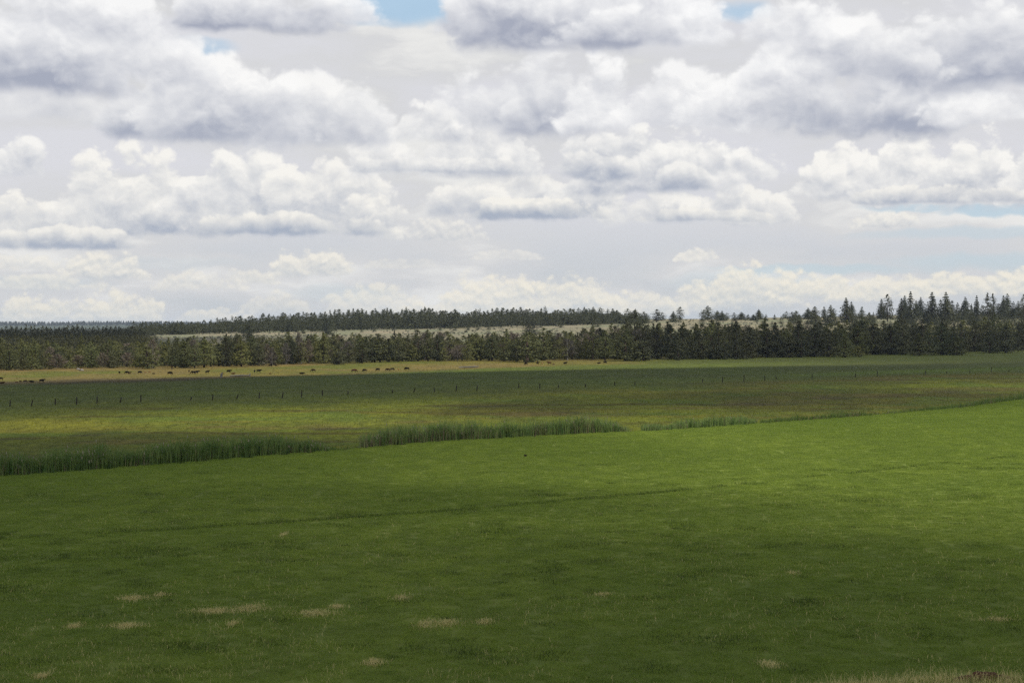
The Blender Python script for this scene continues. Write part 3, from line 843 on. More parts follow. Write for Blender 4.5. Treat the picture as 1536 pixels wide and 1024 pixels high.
HIDE = {'black': hide_mat('black_hide', (.004, .0035, .003), (.011, .009, .008)), 'dark brown': hide_mat('dark_brown_hide', (.016, .009, .006), (.036, .020, .012)),
        'red-brown': hide_mat('red_brown_hide', (.038, .013, .007), (.066, .022, .012)), 'tan': hide_mat('tan_hide', (.17, .085, .035), (.26, .14, .06))}
CM = {p: cow_mesh(p) for p in ('standing', 'grazing', 'lying')}
# photo x, y of the feet, size, hide, pose, heading (0 = towards the right of the view)
COWS = [(1, 570, .85, 'black', 'standing', 200), (2, 575, .9, 'dark brown', 'lying', 30), (24, 573.5, .5, 'red-brown', 'lying', 10), (30.5, 573, .5, 'dark brown', 'standing', 150), (37.5, 573.5, .72, 'dark brown', 'grazing', 20),
        (48, 573, .95, 'black', 'lying', 170), (62.5, 573.5, 1.0, 'black', 'standing', 8), (179, 560.5, .85, 'black', 'standing', 90), (190.5, 560.5, .9, 'black', 'grazing', 190), (194, 560.8, .7, 'dark brown', 'standing', 60),
        (209.5, 560.5, .95, 'black', 'grazing', 35), (218, 559.5, .5, 'tan', 'standing', 160), (224, 559, .55, 'tan', 'standing', 15), (230, 561.5, .55, 'dark brown', 'grazing', 10), (254.5, 562, 1.05, 'black', 'grazing', 345),
        (283.5, 558, .7, 'dark brown', 'standing', 80), (290, 560.8, 1.0, 'black', 'grazing', 185), (294.5, 560.5, 1.05, 'black', 'standing', 10), (311, 560, 1.0, 'black', 'standing', 25), (334, 560.5, .5, 'red-brown', 'lying', 190),
        (343, 559, 1.0, 'black', 'standing', 350), (349, 560.8, .85, 'red-brown', 'lying', 10), (381.8, 559, .95, 'black', 'standing', 95), (388, 558.5, 1.05, 'black', 'standing', 5), (405.5, 549.8, .95, 'black', 'standing', 350),
        (414, 549.5, .7, 'black', 'standing', 130), (405, 561.5, .5, 'red-brown', 'grazing', 5), (452, 560.8, 1.05, 'black', 'lying', 345), (470, 557.3, 1.0, 'dark brown', 'grazing', 190), (531, 558.5, 1.15, 'red-brown', 'grazing', 5),
        (547, 557.8, 1.05, 'dark brown', 'grazing', 170), (566.8, 556.6, 1.05, 'black', 'grazing', 205), (582, 556.6, 1.0, 'dark brown', 'grazing', 195), (588.5, 555.4, .9, 'black', 'grazing', 25), (597.5, 555.4, .6, 'tan', 'standing', 100),
        (610.5, 555.4, 1.1, 'black', 'grazing', 185), (789, 547.2, 1.1, 'black', 'grazing', 200), (806.5, 546.6, 1.0, 'dark brown', 'standing', 120), (813.5, 546, .6, 'tan', 'standing', 60), (824, 546.4, 1.1, 'red-brown', 'standing', 185),
        (830, 546.6, .7, 'red-brown', 'lying', 10), (847.8, 547, 1.15, 'black', 'standing', 20), (898, 545.2, 1.05, 'black', 'lying', 10), (907.5, 545.2, 1.1, 'black', 'grazing', 12)]
def herd(c): return 'in the pasture row' if c[1] > 552 else ('under the trees' if c[0] < 420 else 'before the big rounded pine')


for i, (x, y, s, hue, pose, hd) in enumerate(COWS):
    d = dist(y); X = ax(x) * d
    o = obj('cow', CM[pose], None, (X, d, float(ground_z(X, d)) - .03))
    o.scale = (s * .82, s * .84, s * .80); o.rotation_euler = (0, 0, math.radians(hd + rng.uniform(-32, 32)))
    o.material_slots[0].link = 'OBJECT'; o.material_slots[0].material = HIDE[hue]
    kind = 'calf' if s < .6 else 'cow'
    where = herd(COWS[i]); place = sum(1 for c in COWS if herd(c) == where and c[0] < x)
    tag(o, f'{hue} {kind} {pose}, {ORD[place]} animal from the left {where}', 'cow', 'cattle scattered over the pasture')

# ------------------------------------------------------------------ small things
m_rock, t, o_ = new_mat('pale_rock')
rn = t.noise(t.n.new('ShaderNodeTexCoord').outputs['Object'], 3.0, 4, .6)
principled(t, o_, t.mix(rn, (.13, .115, .10), (.27, .24, .21)), .9, .2, rn, .5, .05)
m_earth, t, o_ = new_mat('dark_earth')
rn = t.noise(t.n.new('ShaderNodeTexCoord').outputs['Object'], 6.0, 4, .6)
principled(t, o_, t.mix(rn, (.010, .008, .007), (.035, .026, .02)), .95, .1, rn, .5, .03)
m_red, t, o_ = new_mat('red_brown_earth')
rn = t.noise(t.n.new('ShaderNodeTexCoord').outputs['Object'], 6.0, 4, .6)
principled(t, o_, t.mix(rn, (.045, .018, .014), (.12, .050, .034)), .95, .1, rn, .6, .05)
m_dead, t, o_ = new_mat('dead_grey_wood')
rn = t.noise(t.n.new('ShaderNodeTexCoord').outputs['Object'], 5.0, 4, .6)
principled(t, o_, t.mix(rn, (.085, .078, .07), (.20, .185, .17)), .95, .1, rn, .5, .02)


def lump_mesh(name, r, seed, mat, n=14):
    v, f_ = [], []
    for i in range(1, n):
        th = math.pi * i / n
        for k in range(2 * n):
            ph = math.pi * k / n
            p = np.array([math.sin(th) * math.cos(ph), math.sin(th) * math.sin(ph), math.cos(th)])
            q = 1 + .55 * (float(fbm(p[0] * 2.2 + seed + p[2], p[1] * 2.2 + p[2] * 1.3, seed, 3)) - .5) * 2
            v.append(p * q * np.array(r))
    v += [(0, 0, r[2]), (0, 0, -r[2])]
    m = 2 * n
    for i in range(n - 2):
        for k in range(m): f_.append((i * m + k, i * m + (k + 1) % m, (i + 1) * m + (k + 1) % m, (i + 1) * m + k))
    for k in range(m):
        f_.append((len(v) - 2, (k + 1) % m, k)); f_.append((len(v) - 1, (n - 2) * m + k, (n - 2) * m + (k + 1) % m))
    me = bpy.data.meshes.new(name); me.from_pydata([tuple(map(float, p)) for p in v], [], f_); me.materials.append(mat)
    for p in me.polygons: p.use_smooth = True
    return me


def at_px(x, y, dz=0.0):
    d = dist(y); X = ax(x) * d
    return (X, d, float(ground_z(X, d)) + dz)


for x, y, r, sd, lab in ((117, 554.5, (.7, .5, .4), 3, 'low pinkish rock, smaller of two lying before the pines'), (122.5, 556, (.95, .6, .45), 5, 'larger pale pinkish rock lying before the pines at the pasture edge'),
                         (392, 546.5, (1.3, .8, .8), 9, 'whitish boulder half hidden at the foot of the pines')):
    tag(obj('rock', lump_mesh('rock', r, sd, m_rock), None, at_px(x, y, .15)), lab, 'rock', 'pale rocks at the pasture edge')
tag(obj('earth_clod', lump_mesh('earth_clod', (.18, .14, .12), 4, m_earth), None, at_px(788, 685.5, .14)), 'small dark clod lying alone on the bright green field', 'clod')
for x, y, r, sd, lab in ((1452, 1010, (.55, .35, .20), 6, 'red-brown clod of bare earth, leftmost in the dry grass of the bank'), (1478, 1013, (.75, .4, .26), 8, 'largest red-brown clod of bare earth in the dry bank grass'),
                         (1506, 1014, (.5, .35, .20), 12, 'red-brown clod of bare earth, rightmost in the dry bank grass')):
    X = ax(x) * 67.2
    tag(obj('earth_clod', lump_mesh('earth_clod', r, sd, m_red), None, (X, 67.2, float(ground_z(X, 67.2)) + .02)), lab, 'clod', 'bare earth clods on the bank')


def tube_mesh(name, paths, mat, S=7):
    v, f_ = [], []
    for pts, rad in paths:
        b = len(v); pts = [Vector(p) for p in pts]
        for i, p in enumerate(pts):
            dr = (pts[min(i + 1, len(pts) - 1)] - pts[max(i - 1, 0)]).normalized()
            u = dr.cross(Vector((0.3, .9, .2))).normalized(); w_ = dr.cross(u)
            for k in range(S):
                a = 2 * math.pi * k / S
                v.append(tuple(p + (u * math.cos(a) + w_ * math.sin(a)) * rad[i]))
        for i in range(len(pts) - 1):
            for k in range(S): f_.append((b + i * S + k, b + i * S + (k + 1) % S, b + (i + 1) * S + (k + 1) % S, b + (i + 1) * S + k))
        f_.append(tuple(b + k for k in range(S))); f_.append(tuple(b + (len(pts) - 1) * S + k for k in range(S)))
    me = bpy.data.meshes.new(name); me.from_pydata(v, [], f_); me.materials.append(mat)
    for p in me.polygons: p.use_smooth = True
    return me


tag(obj('fallen_log', tube_mesh('fallen_log', [([(-4.2, 0, .25), (-1.5, .2, .34), (1.2, .1, .38), (3.6, .3, .55)], [.22, .26, .30, .2]), ([(1.8, .1, .4), (2.2, .3, 1.0), (2.3, .4, 1.35)], [.12, .08, .04]), ([(3.0, .2, .5), (3.7, -.3, .95)], [.1, .04])], m_dead), None, at_px(704, 551.5)),
    'grey fallen log lying on the pasture below the dense pines', 'log')
tag(obj('fallen_log', tube_mesh('fallen_log', [([(-3.4, 0, .2), (0, .2, .26), (3.2, 0, .3)], [.2, .24, .18]), ([(2.4, .1, .3), (2.9, .4, .95)], [.1, .04])], m_dead), None, at_px(361, 564.5)),
    'brownish fallen log at the sedge edge beside the broken snag', 'log')
tag(obj('snag', tube_mesh('snag', [([(0, 0, -.2), (.1, 0, .8), (.35, 0, 1.7)], [.42, .36, .14]), ([(.1, 0, .9), (-.4, .1, 1.3)], [.14, .05]), ([(.2, 0, 1.1), (.75, .1, 1.55)], [.12, .04])], m_dead), None, at_px(331.5, 566.5)),
    'broken grey snag standing alone at the sedge edge', 'snag')
tag(obj('broken_stake', tube_mesh('broken_stake', [([(0, 0, -.2), (.15, 0, .6), (.4, 0, 1.2)], [.14, .12, .07])], m_dead), None, at_px(374, 565)), 'slanting grey stake just past the brownish fallen log', 'stake')
# ------------------------------------------------------------------ trees
def needles(name, dark, light, trans=.15):
    def cf(t):
        oi = rand_obj(t)
        p = t.n.new('ShaderNodeTexCoord').outputs['Object']
        n = t.noise(p, 9.0, 2, .6)
        c = t.mix(t.rng(n, .32, .68), dark, light)
        c = t.mix(t.rng(oi, 0, 1, 0, .55), c, t.mix(1.0, c, (1.35, 1.12, .85), 'MULTIPLY'))
        o2 = t.m('FRACT', t.m('MULTIPLY', oi, 7.31))
        return t.mix(o2, t.mix(1.0, c, (.68, .70, .74), 'MULTIPLY'), t.mix(1.0, c, (1.45, 1.42, 1.3), 'MULTIPLY'))
    return leafy(name, cf, .75, trans)


NEED = {'dark': needles('dark_pine_needles', (.026, .032, .019), (.072, .078, .038)), 'olive': needles('olive_pine_needles', (.040, .050, .022), (.104, .116, .042)),
        'lit': needles('sunlit_yellow_green_needles', (.050, .062, .025), (.115, .126, .046)), 'ridge': needles('grey_green_ridge_needles', (.028, .037, .022), (.060, .070, .036)),  # 'lit': yellow-green needles with the sunlight on the crowns put into their colour
        'grey': needles('bare_grey_twigs', (.075, .068, .062), (.135, .120, .108)), 'bush': needles('bush_leaves', (.085, .090, .025), (.150, .145, .045))}
m_bark, t, o_ = new_mat('pine_bark')
bn = t.noise(t.vm('MULTIPLY', t.n.new('ShaderNodeTexCoord').outputs['Object'], (40, 40, 6)), 1.0, 3, .6)
principled(t, o_, t.mix(bn, (.022, .016, .013), (.075, .052, .038)), .95, .1)
m_gbark, t, o_ = new_mat('grey_bark')
principled(t, o_, t.mix(t.noise(gpos(t), 3.0, 3, .6), (.07, .065, .06), (.16, .15, .14)), .95, .1)


def crown_quads(shape, seed, nb, nq, leaf):
    """unit tree (height 1, full width 1): clumps of needle sprays along whorled limbs"""
    r = np.random.default_rng(seed)
    prof = {'round': [(.03, .55), (.10, .90), (.28, 1.0), (.48, .92), (.68, .70), (.85, .40), (.95, .16), (1, .02)],
            'cone': [(.03, .80), (.10, 1.0), (.30, .82), (.55, .54), (.78, .28), (.93, .1), (1, .02)],
            'tall': [(.09, .40), (.20, .85), (.42, .95), (.60, .85), (.78, .58), (.90, .30), (1, .02)],
            'spire': [(.06, .85), (.15, 1.0), (.35, .86), (.55, .64), (.75, .40), (.90, .18), (1, .02)],
            'flat': [(.30, .40), (.42, .80), (.58, 1.0), (.75, .95), (.90, .62), (1, .15)],
            'bush': [(.0, .7), (.2, 1.0), (.5, .95), (.8, .65), (1, .15)]}[shape]
    pz, pr = zip(*prof)
    lob = r.uniform(0, 6.28, 3)
    Q = []
    for b in range(nb):
        z = pz[0] + (1 - pz[0]) * (r.random() ** 1.1)
        if shape in ('spire', 'cone'): z = (round(z * 15 + r.normal(0, .42)) / 15) if shape == 'spire' else z
        z = min(max(z, pz[0]), .985)
        az = r.uniform(0, 2 * np.pi)
        R = .5 * np.interp(z, pz, pr) * (1 + .22 * math.sin(2 * az + lob[0] + 5 * z) + .18 * math.sin(3 * az + lob[1] - 9 * z)) * r.uniform(.72, 1.12)
        rise = {'spire': -.10, 'cone': .02, 'round': .05, 'tall': .02, 'flat': .06, 'bush': .1}[shape]
        for s in np.linspace(.35, 1.0, 3):
            c = np.array([math.cos(az) * R * s, math.sin(az) * R * s, z + rise * R * s * 2 - (.06 * R if shape == 'spire' else 0) * s])
            k = nq
            o = r.normal(0, 1, (k, 3)) * np.array([.030, .030, .014]) * (1.4 if shape in ('round', 'flat', 'bush') else 1.0) * (1.15 - .75 * z)
            n = r.normal(0, .55, (k, 3)) + np.array([math.cos(az), math.sin(az), 0]) * .75 + o / .03 * .45 + np.array([0, 0, .45]); n /= np.linalg.norm(n, axis=1)[:, None]
            a = np.cross(n, r.normal(0, 1, (k, 3))); a /= np.linalg.norm(a, axis=1)[:, None]
            e = np.cross(n, a)
            lf_ = leaf * (1.1 - .5 * z); L1 = lf_ * r.uniform(.6, 1.3, (k, 1)); L2 = lf_ * .55 * r.uniform(.6, 1.2, (k, 1))
            p = c + o
            Q.append(np.stack([p - a * L1, p - e * L2, p + a * L1, p + e * L2], 1))
    q = np.concatenate(Q, 0)
    q[..., 2] = np.maximum(q[..., 2], .0)
    return q


def bare_quads(seed):
    r = np.random.default_rng(seed); Q = []
    for b in range(150):
        z = .12 + .85 * r.random(); az = r.uniform(0, 6.28); R = .5 * np.interp(z, [.1, .35, .6, 1], [.4, .95, .9, .15]) * r.uniform(.5, 1.1)
        p0 = np.array([0, 0, z - .10]); p1 = np.array([math.cos(az) * R, math.sin(az) * R, min(z + .05, 1)])
        for j in range(4):
            a = p0 + (p1 - p0) * r.uniform(.3, .8); b_ = p1 + r.normal(0, .05, 3)
            s = r.normal(0, 1, 3); s = s / np.linalg.norm(s) * .012
            Q.append([a - s, a + s, b_ + s * .5, b_ - s * .5])
    q = np.array(Q); q[..., 2] = np.clip(q[..., 2], 0, 1); return q


def trunk_mesh(name, z1, rad, mat, limbs, seed):
    r = random.Random(seed)
    paths = [([(0, 0, -.03), (r.uniform(-.01, .01), 0, z1 * .4), (r.uniform(-.015, .015), .01, z1)], [rad, rad * .75, rad * .2])]
    for _ in range(limbs):
        z = r.uniform(.15, .75) * z1; a = r.uniform(0, 6.28); L = r.uniform(.18, .36) * (1.1 - z)
        paths.append(([(0, 0, z), (math.cos(a) * L * .5, math.sin(a) * L * .5, z + .01), (math.cos(a) * L, math.sin(a) * L, z + .04)], [rad * .35, rad * .22, rad * .08]))
    return tube_mesh(name, paths, mat, 6)


PROTO = {}                               # (shape, tone) -> list of (crown mesh, trunk mesh)
SH = {'round': (125, 6, .034), 'cone': (140, 6, .030), 'tall': (130, 6, .032), 'spire': (240, 6, .034), 'flat': (90, 6, .034), 'bush': (70, 6, .07)}
WF = {'round': 1.42, 'cone': 1.35, 'tall': 1.55, 'spire': 2.6, 'flat': 1.3, 'bush': 1.2, 'bare': 1.2}


def proto(shape, tone, v):
    key = (shape, tone)
    if key not in PROTO:
        lst = []
        for k in range(4 if tone in ('dark', 'olive', 'ridge') else 2):
            sd = abs(hash((len(PROTO), k))) % 9999 + 11 * k
            if shape == 'bare':
                c = quads_mesh('crown', bare_quads(sd), [NEED['grey']]); tm = trunk_mesh('trunk', .9, .035, m_gbark, 7, sd)
            else:
                nb, nq, lf = SH[shape]
                c = quads_mesh('crown', crown_quads(shape, sd, nb, nq, lf), [NEED[tone]]); tm = trunk_mesh('trunk', .85, .042 if shape != 'spire' else .06, m_bark, 6, sd)
            lst.append((c, tm))
        PROTO[key] = lst
    return PROTO[key][v % len(PROTO[key])]


TREES = []                               # x px, distance, top y px, width px, shape, tone, label or None, group


def T(x, base, top, w_, shape='round', tone='dark', label=None, group=None, d=None):
    if d is None: d = dist(base)
    TREES.append((x, d, top, w_, shape, tone, label, group))


# front of the belt, as seen
G1 = 'pines along the front of the dense belt'
T(220, 553, 519, 33, 'round', 'olive', 'rounded olive pine on a short dark trunk, behind the tan calves', G1)
T(258, 554, 533, 20, 'flat', 'olive', 'small thin pale green pine just in front of the belt, above the dark grazing cow', G1)
T(277, 551.5, 514, 28, 'round', 'olive', 'broad olive pine on a dark trunk over the pair of black cows', G1)
T(292, 552, 517, 22, 'tall', 'olive', 'slim olive pine on bare trunk, between two broader trunked pines over dry litter', G1)
T(306, 551, 509, 28, 'tall', 'olive', 'tall leafy pine on bare trunk at the end of the tan litter strip', G1)
T(328, 549, 516, 22, 'round', 'dark', 'dark rounded pine behind the broken grey snag', G1)
T(362, 550, 511, 24, 'tall', 'lit', 'light green pine in three loose tiers above the fallen brown log', G1)
T(388, 548.5, 516, 24, 'round', 'dark', 'dark pine with two pale trunks beside the whitish boulder', G1)
T(408, 549, 521, 15, 'bare', 'grey', 'bare grey tree above the black cow under the trees', 'bare grey trees in the belt')
T(429, 546.5, 514, 16, 'bare', 'grey', 'taller bare grey tree with a dark pine close beside it', 'bare grey trees in the belt')
T(440, 546, 512, 20, 'round', 'dark', 'dark pine wedged between two bare grey trees', G1)
T(452, 545.5, 512, 17, 'bare', 'grey', 'palest bare grey tree, whitish twigs, in front of the sage gap', 'bare grey trees in the belt')
T(463, 545, 514, 14, 'tall', 'dark', None, G1)
T(478, 542, 518, 24, 'cone', 'lit', 'bright green conical young pine among the bare grey trees', G1)
T(492, 544.5, 520, 16, 'bare', 'grey', 'small bare grey tree right of the bright green cone', 'bare grey trees in the belt')
T(508, 546.5, 515, 24, 'round', 'dark', 'dark egg-shaped pine reaching down to the grass, right of the bare grey trees', G1)
T(523, 545, 516, 20, 'tall', 'dark', None, G1)
T(543, 544.5, 511, 20, 'tall', 'dark', None, G1)
for x in (558, 570, 583, 597): T(x, 543.5 - (x - 558) * .02, 507 + (x * 7 % 5), 20, 'tall', 'dark', None, G1)
for x, tp, wd, tn in ((612, 503, 20, 'dark'), (627, 506, 20, 'dark'), (642, 501, 18, 'olive'), (656, 502, 20, 'dark')): T(x, 541.8, tp, wd, 'tall', tn, None, G1)
T(670, 541.5, 519, 16, 'bare', 'grey', 'reddish grey bare thicket tree before the dense dark pines', 'bare grey trees in the belt')
T(686, 541.3, 517, 20, 'bare', 'grey', 'wider greyish bare tree beside an olive pine, mid belt', 'bare grey trees in the belt')
T(700, 541.5, 512, 18, 'tall', 'olive', None, G1)
T(715, 541, 500, 26, 'tall', 'olive', 'tall loose olive pine right of the two greyish bare trees', G1)
T(738, 541, 501, 24, 'tall', 'olive', None, G1)
T(756, 541.5, 505, 22, 'round', 'olive', None, G1)
T(774, 542, 508, 26, 'round', 'dark', 'dark pine pressed against the big rounded olive pine', G1)
T(791, 543, 499, 52, 'round', 'olive', 'big broad rounded olive pine standing out before the belt, near the cattle', G1)
for x, tp, wd in ((824, 496, 20), (838, 500, 18), (873, 497, 20), (884, 503, 18), (898, 500, 18)): T(x, 537, tp, wd, 'tall', 'dark', None, G1)
T(858, 538.5, 504, 24, 'tall', 'lit', 'grey-green lighter pine between dark ones, behind the resting cattle', G1)
T(911, 537, 507, 16, 'tall', 'dark', None, G1)
T(938, 541, 503, 54, 'round', 'olive', 'broad olive pine with a paler right side, left of the dark egg-shaped one', G1)
T(965, 540.8, 507, 28, 'round', 'dark', 'dark egg-shaped pine touching the broad olive pine', G1)
T(952, 530, 466, 26, 'tall', 'dark', 'tall dark pine rising above the belt to the skyline', G1, d=1000)
T(940, 531, 478, 20, 'tall', 'dark', None, G1, d=980)
T(966, 531, 480, 20, 'tall', 'dark', None, G1, d=980)
T(985, 537.5, 500, 24, 'bare', 'grey', 'bare grey tree at the gap beside the lone dark pine', 'bare grey trees in the belt')
T(1017, 540, 506, 27, 'round', 'dark', 'lone dark rounded pine on a visible trunk, standing apart before the belt', G1)
for x, tp, wd in ((1052, 506, 24), (1070, 510, 22), (1086, 507, 24), (1104, 510, 22), (1118, 514, 18)): T(x, 538.8, tp, wd, 'round', 'dark', None, G1)
T(1128, 537.5, 517, 14, 'cone', 'dark', 'small dark conical pine alone in front of the belt', G1)
T(1160, 536.5, 527, 10, 'cone', 'dark', 'very small dark cone at the edge of the pale grass', G1)
for x, tp, wd in ((1166, 500, 28), (1184, 506, 26), (1202, 503, 26)): T(x, 536, tp, wd, 'round', 'dark', None, G1)
for x, tp, wd in ((1222, 487, 36), (1244, 495, 34)): T(x, 535, tp, wd, 'round', 'dark', None, G1)
T(1268, 536, 503, 30, 'cone', 'lit', 'olive conical pine beside the yellow-green bush', G1)
T(1287, 535, 520, 16, 'bush', 'bush', 'yellow-green bush in the gap between the pines', G1)
T(1285, 531, 490, 12, 'bare', 'grey', 'tall bare grey trunk tree behind the yellow-green bush', 'bare grey trees in the belt')
for x, tp, wd in ((1310, 490, 34), (1336, 488, 36), (1354, 492, 30)): T(x, 532, tp, wd, 'round', 'dark', None, G1)
T(1378, 533.5, 500, 36, 'cone', 'lit', 'pale green conical young pine standing before the dark pines', G1)
T(1412, 532.3, 487, 46, 'round', 'lit', 'big olive rounded pine right of the pale green cone', G1)
T(1434, 532.6, 504, 26, 'round', 'lit', 'smaller yellowish round pine in front of the big olive one', G1)
T(1462, 528, 488, 30, 'round', 'dark', None, G1)
T(1484, 529.3, 494, 30, 'cone', 'olive', 'dark green blunt cone near the right end of the belt', G1)
T(1509, 529, 490, 36, 'round', 'dark', 'last broad dark pine near the right end, with a short trunk', G1)
T(1533, 524, 511, 14, 'bush', 'olive', 'olive bush cut by the right edge of the view', G1)
# dark double pine and friends on the sage slope
G2 = 'single trees on the sage slope'
T(792, 500, 482, 14, 'tall', 'dark', 'larger of two dark pines close together on the open sage slope', G2, d=1250)
T(801, 500, 486, 11, 'tall', 'dark', 'smaller of two dark pines close together on the open sage slope', G2, d=1262)
T(374, 505, 480, 20, 'round', 'dark', 'large dark pine splitting the pale clearing on the slope', G2, d=1150)
T(490, 500, 477, 14, 'tall', 'ridge', 'grey-green pine leaning over the pale slope below the ridge wood', G2, d=1400)
T(497, 500, 483, 9, 'tall', 'ridge', None, G2, d=1390)
for x, tp, wd in ((543, 491, 5), (561, 489, 6), (660, 486, 6), (683, 486, 5), (702, 485, 5), (717, 484, 7), (733, 484, 8), (840, 478, 9), (890, 479, 8), (897, 478, 9), (455, 487, 8)):
    T(x, 500, tp, wd, 'cone', 'ridge', None, 'small dark shrubby pines dotted along the top of the sage slope', d=1500)
# ridge skyline at the right: spires standing singly
SKY = [(967, 470, 12, 'ridge', 'tall'), (985, 464, 14, 'ridge', 'tall'), (993, 468, 10, 'ridge', 'tall'), (1010, 467, 8, 'ridge', 'spire'), (1020, 460, 10, 'ridge', 'tall'), (1062, 459, 16, 'ridge', 'tall'), (1056, 464, 10, 'ridge', 'tall'),
       (1076, 466, 9, 'ridge', 'spire'), (1083, 466, 7, 'ridge', 'spire'), (1090, 469, 9, 'ridge', 'tall'), (1101, 469, 9, 'ridge', 'tall'), (1112, 468, 8, 'ridge', 'spire'), (1122, 471, 8, 'ridge', 'cone'), (1130, 471, 6, 'ridge', 'spire'), (1138, 464, 7, 'dark', 'spire'),
       (1149, 471, 7, 'ridge', 'cone'), (1162, 471, 6, 'ridge', 'cone'), (1188, 468, 12, 'dark', 'tall'), (1194, 466, 13, 'ridge', 'round'), (1212, 462, 10, 'ridge', 'spire'), (1222, 460, 12, 'dark', 'spire'), (1236, 460, 7, 'ridge', 'tall'),
       (1246, 458, 11, 'dark', 'spire'), (1261, 470, 4, 'ridge', 'cone'), (1269, 447, 11, 'dark', 'spire'), (1277, 453, 9, 'ridge', 'spire'), (1293, 460, 14, 'ridge', 'cone'), (1310, 468, 8, 'ridge', 'cone'), (1322, 449, 8, 'ridge', 'spire'), (1331, 442, 15, 'dark', 'tall'),
       (1352, 448, 9, 'dark', 'spire'), (1357, 444, 9, 'ridge', 'spire'), (1366, 438, 10, 'dark', 'spire'), (1374, 451, 8, 'ridge', 'spire'), (1381, 446, 9, 'ridge', 'spire'), (1398, 439, 13, 'dark', 'spire'), (1411, 449, 9, 'ridge', 'tall'), (1419, 439, 14, 'dark', 'spire'),
       (1428, 451, 9, 'ridge', 'tall'), (1436, 454, 9, 'ridge', 'tall'), (1448, 446, 11, 'ridge', 'spire'), (1457, 455, 8, 'ridge', 'cone'), (1465, 444, 8, 'dark', 'spire'), (1473, 457, 8, 'ridge', 'tall'), (1481, 440, 13, 'dark', 'tall'), (1489, 441, 12, 'dark', 'tall'),
       (1498, 455, 9, 'ridge', 'tall'), (1505, 444, 9, 'ridge', 'spire'), (1511, 441, 10, 'ridge', 'spire'), (1520, 452, 8, 'ridge', 'tall'), (1527, 452, 8, 'ridge', 'spire'), (1535, 442, 10, 'dark', 'tall')]
SP = {967: 'dark grey-green pine at the end of the ridge wood', 985: 'rounded pair-like pine at the end of the ridge wood', 1010: 'slim small pine of the lone pair on the bare crest', 1020: 'taller gappy pine of the lone pair on the bare crest',
      1062: 'full dense pine starting the second group on the crest', 1138: 'slender dark spire poking above the belt on the crest', 1188: 'dark stout pine before a rounder grey-green one on the crest',
      1194: 'rounder grey-green crown behind a dark stout pine on the crest', 1269: 'tall dark layered spire beside a shorter grey-green one on the crest', 1277: 'shorter grey-green spire beside the tall dark layered one', 1293: 'pale broad pyramid-shaped pine alone on the crest',
      1331: 'massive dark pine, tallest of its group, on the crest', 1366: 'very tall thin-topped dark pine in the high crest group'}
SKY.sort()
for i, (x, tp, wd, tn, sh) in enumerate(SKY):
    k = len(SKY) - i
    lab = SP.get(x) or (f'{"dark" if tn == "dark" else "grey-green"} {"narrow" if sh == "spire" else "bushy"} pine on the ridge skyline, {ORD[k - 1]} from its right end' if k <= 46 else None)
    T(x, 500, tp, wd, sh, tn, lab, 'pines on the ridge skyline at the right', d=1640 + (i * 37 % 90) - (110 if tn == 'dark' and x > 1180 else 0))

# the dense rest of the belt: front infill, then rows going back
r2 = np.random.default_rng(21)
BT_X = [-60, 0, 100, 200, 300, 400, 500, 640, 760, 860, 960, 1060, 1160, 1240, 1340, 1440, 1600]
BT_Y = [512, 511, 511, 507, 504, 504, 500, 498, 497, 496, 484, 482, 484, 482, 481, 479, 478]
FILL = []
for row in range(6):
    x = -40 + row * 5
    while x < 1580:
        px = np.array([x]); d0 = float(tree_line(px)[0]) + 6 + row * 20 + (r2.uniform(-7, 7) if row else r2.uniform(-12, 10))
        top = float(np.interp(x, BT_X, BT_Y)) + (5 - row) * r2.uniform(.6, 2.4) + r2.normal(.8, 4.2 + (x > 1000)) + (2.5 if row == 5 else 0)
        wd = r2.uniform(13, 30) * (1 + .25 * (x > 1000))
        if x < 215 and row == 0: top = r2.uniform(522, 533); wd *= .95
        tone = r2.choice(['dark', 'olive', 'lit'], p=[.30, .5, .20] if x < 900 else [.58, .36, .06])  # sunlight on the left of the belt goes into the mix of tones
        sh = r2.choice(['round', 'tall', 'cone'], p=[.62, .24, .14])
        if r2.random() < (.10 if 380 < x < 920 else .03): sh, tone = 'bare', 'grey'
        FILL.append((x, d0, top, wd, sh, tone, row))
        x += wd * r2.uniform(.62, 1.0 + .14 * min(row, 2))
# dark second wood behind, at the left
for row in range(7):
    x = -60 + row * 3
    while x < 235 - row * 6:
        FILL.append((x, 900 + row * 95 + r2.uniform(-20, 20), 489.0 + (6 - row) * 2.6 + r2.normal(0, 1.8), r2.uniform(8, 13), r2.choice(['tall', 'round']), 'dark', 6))
        x += r2.uniform(5, 8.5)
# ridge wood
RT_X = [150, 200, 227, 253, 300, 350, 400, 450, 500, 560, 640, 700, 760, 820, 900, 930, 975]
RT_Y = [491, 489, 486, 486, 484, 478, 474.5, 472, 469, 468, 465.5, 467.5, 466, 466.5, 466.5, 468.5, 472]
for row in range(4):
    x = 190 + row * 3
    while x < 972 - (row % 2) * 14:
        if not (912 < x < 918):
            FILL.append((x, 1610 + row * 55 + r2.uniform(-22, 22), float(np.interp(x, RT_X, RT_Y)) + r2.normal(-.8, 2.9) + (2 - row) * .8 + (3 if r2.random() < .25 else 0), r2.uniform(7, 16), r2.choice(['tall', 'round', 'spire'], p=[.4, .45, .15]), 'ridge', 7))
        x += r2.uniform(4.2, 9.5)
for x, tp, wd in ((637, 459.5, 9), (720, 462, 5), (632, 463, 8)): T(x, 490, tp, wd, 'tall', 'ridge', None, 'pines of the ridge wood', d=1640)
for k in range(190):                     # scattered small ones at the right on the slope
    x = 1030 + 530 * r2.random() ** .5; FILL.append((x, r2.uniform(1250, 1760), None, r2.uniform(5, 10 + 3 * (x > 1300)), r2.choice(['cone', 'round', 'tall']), 'ridge', 8))

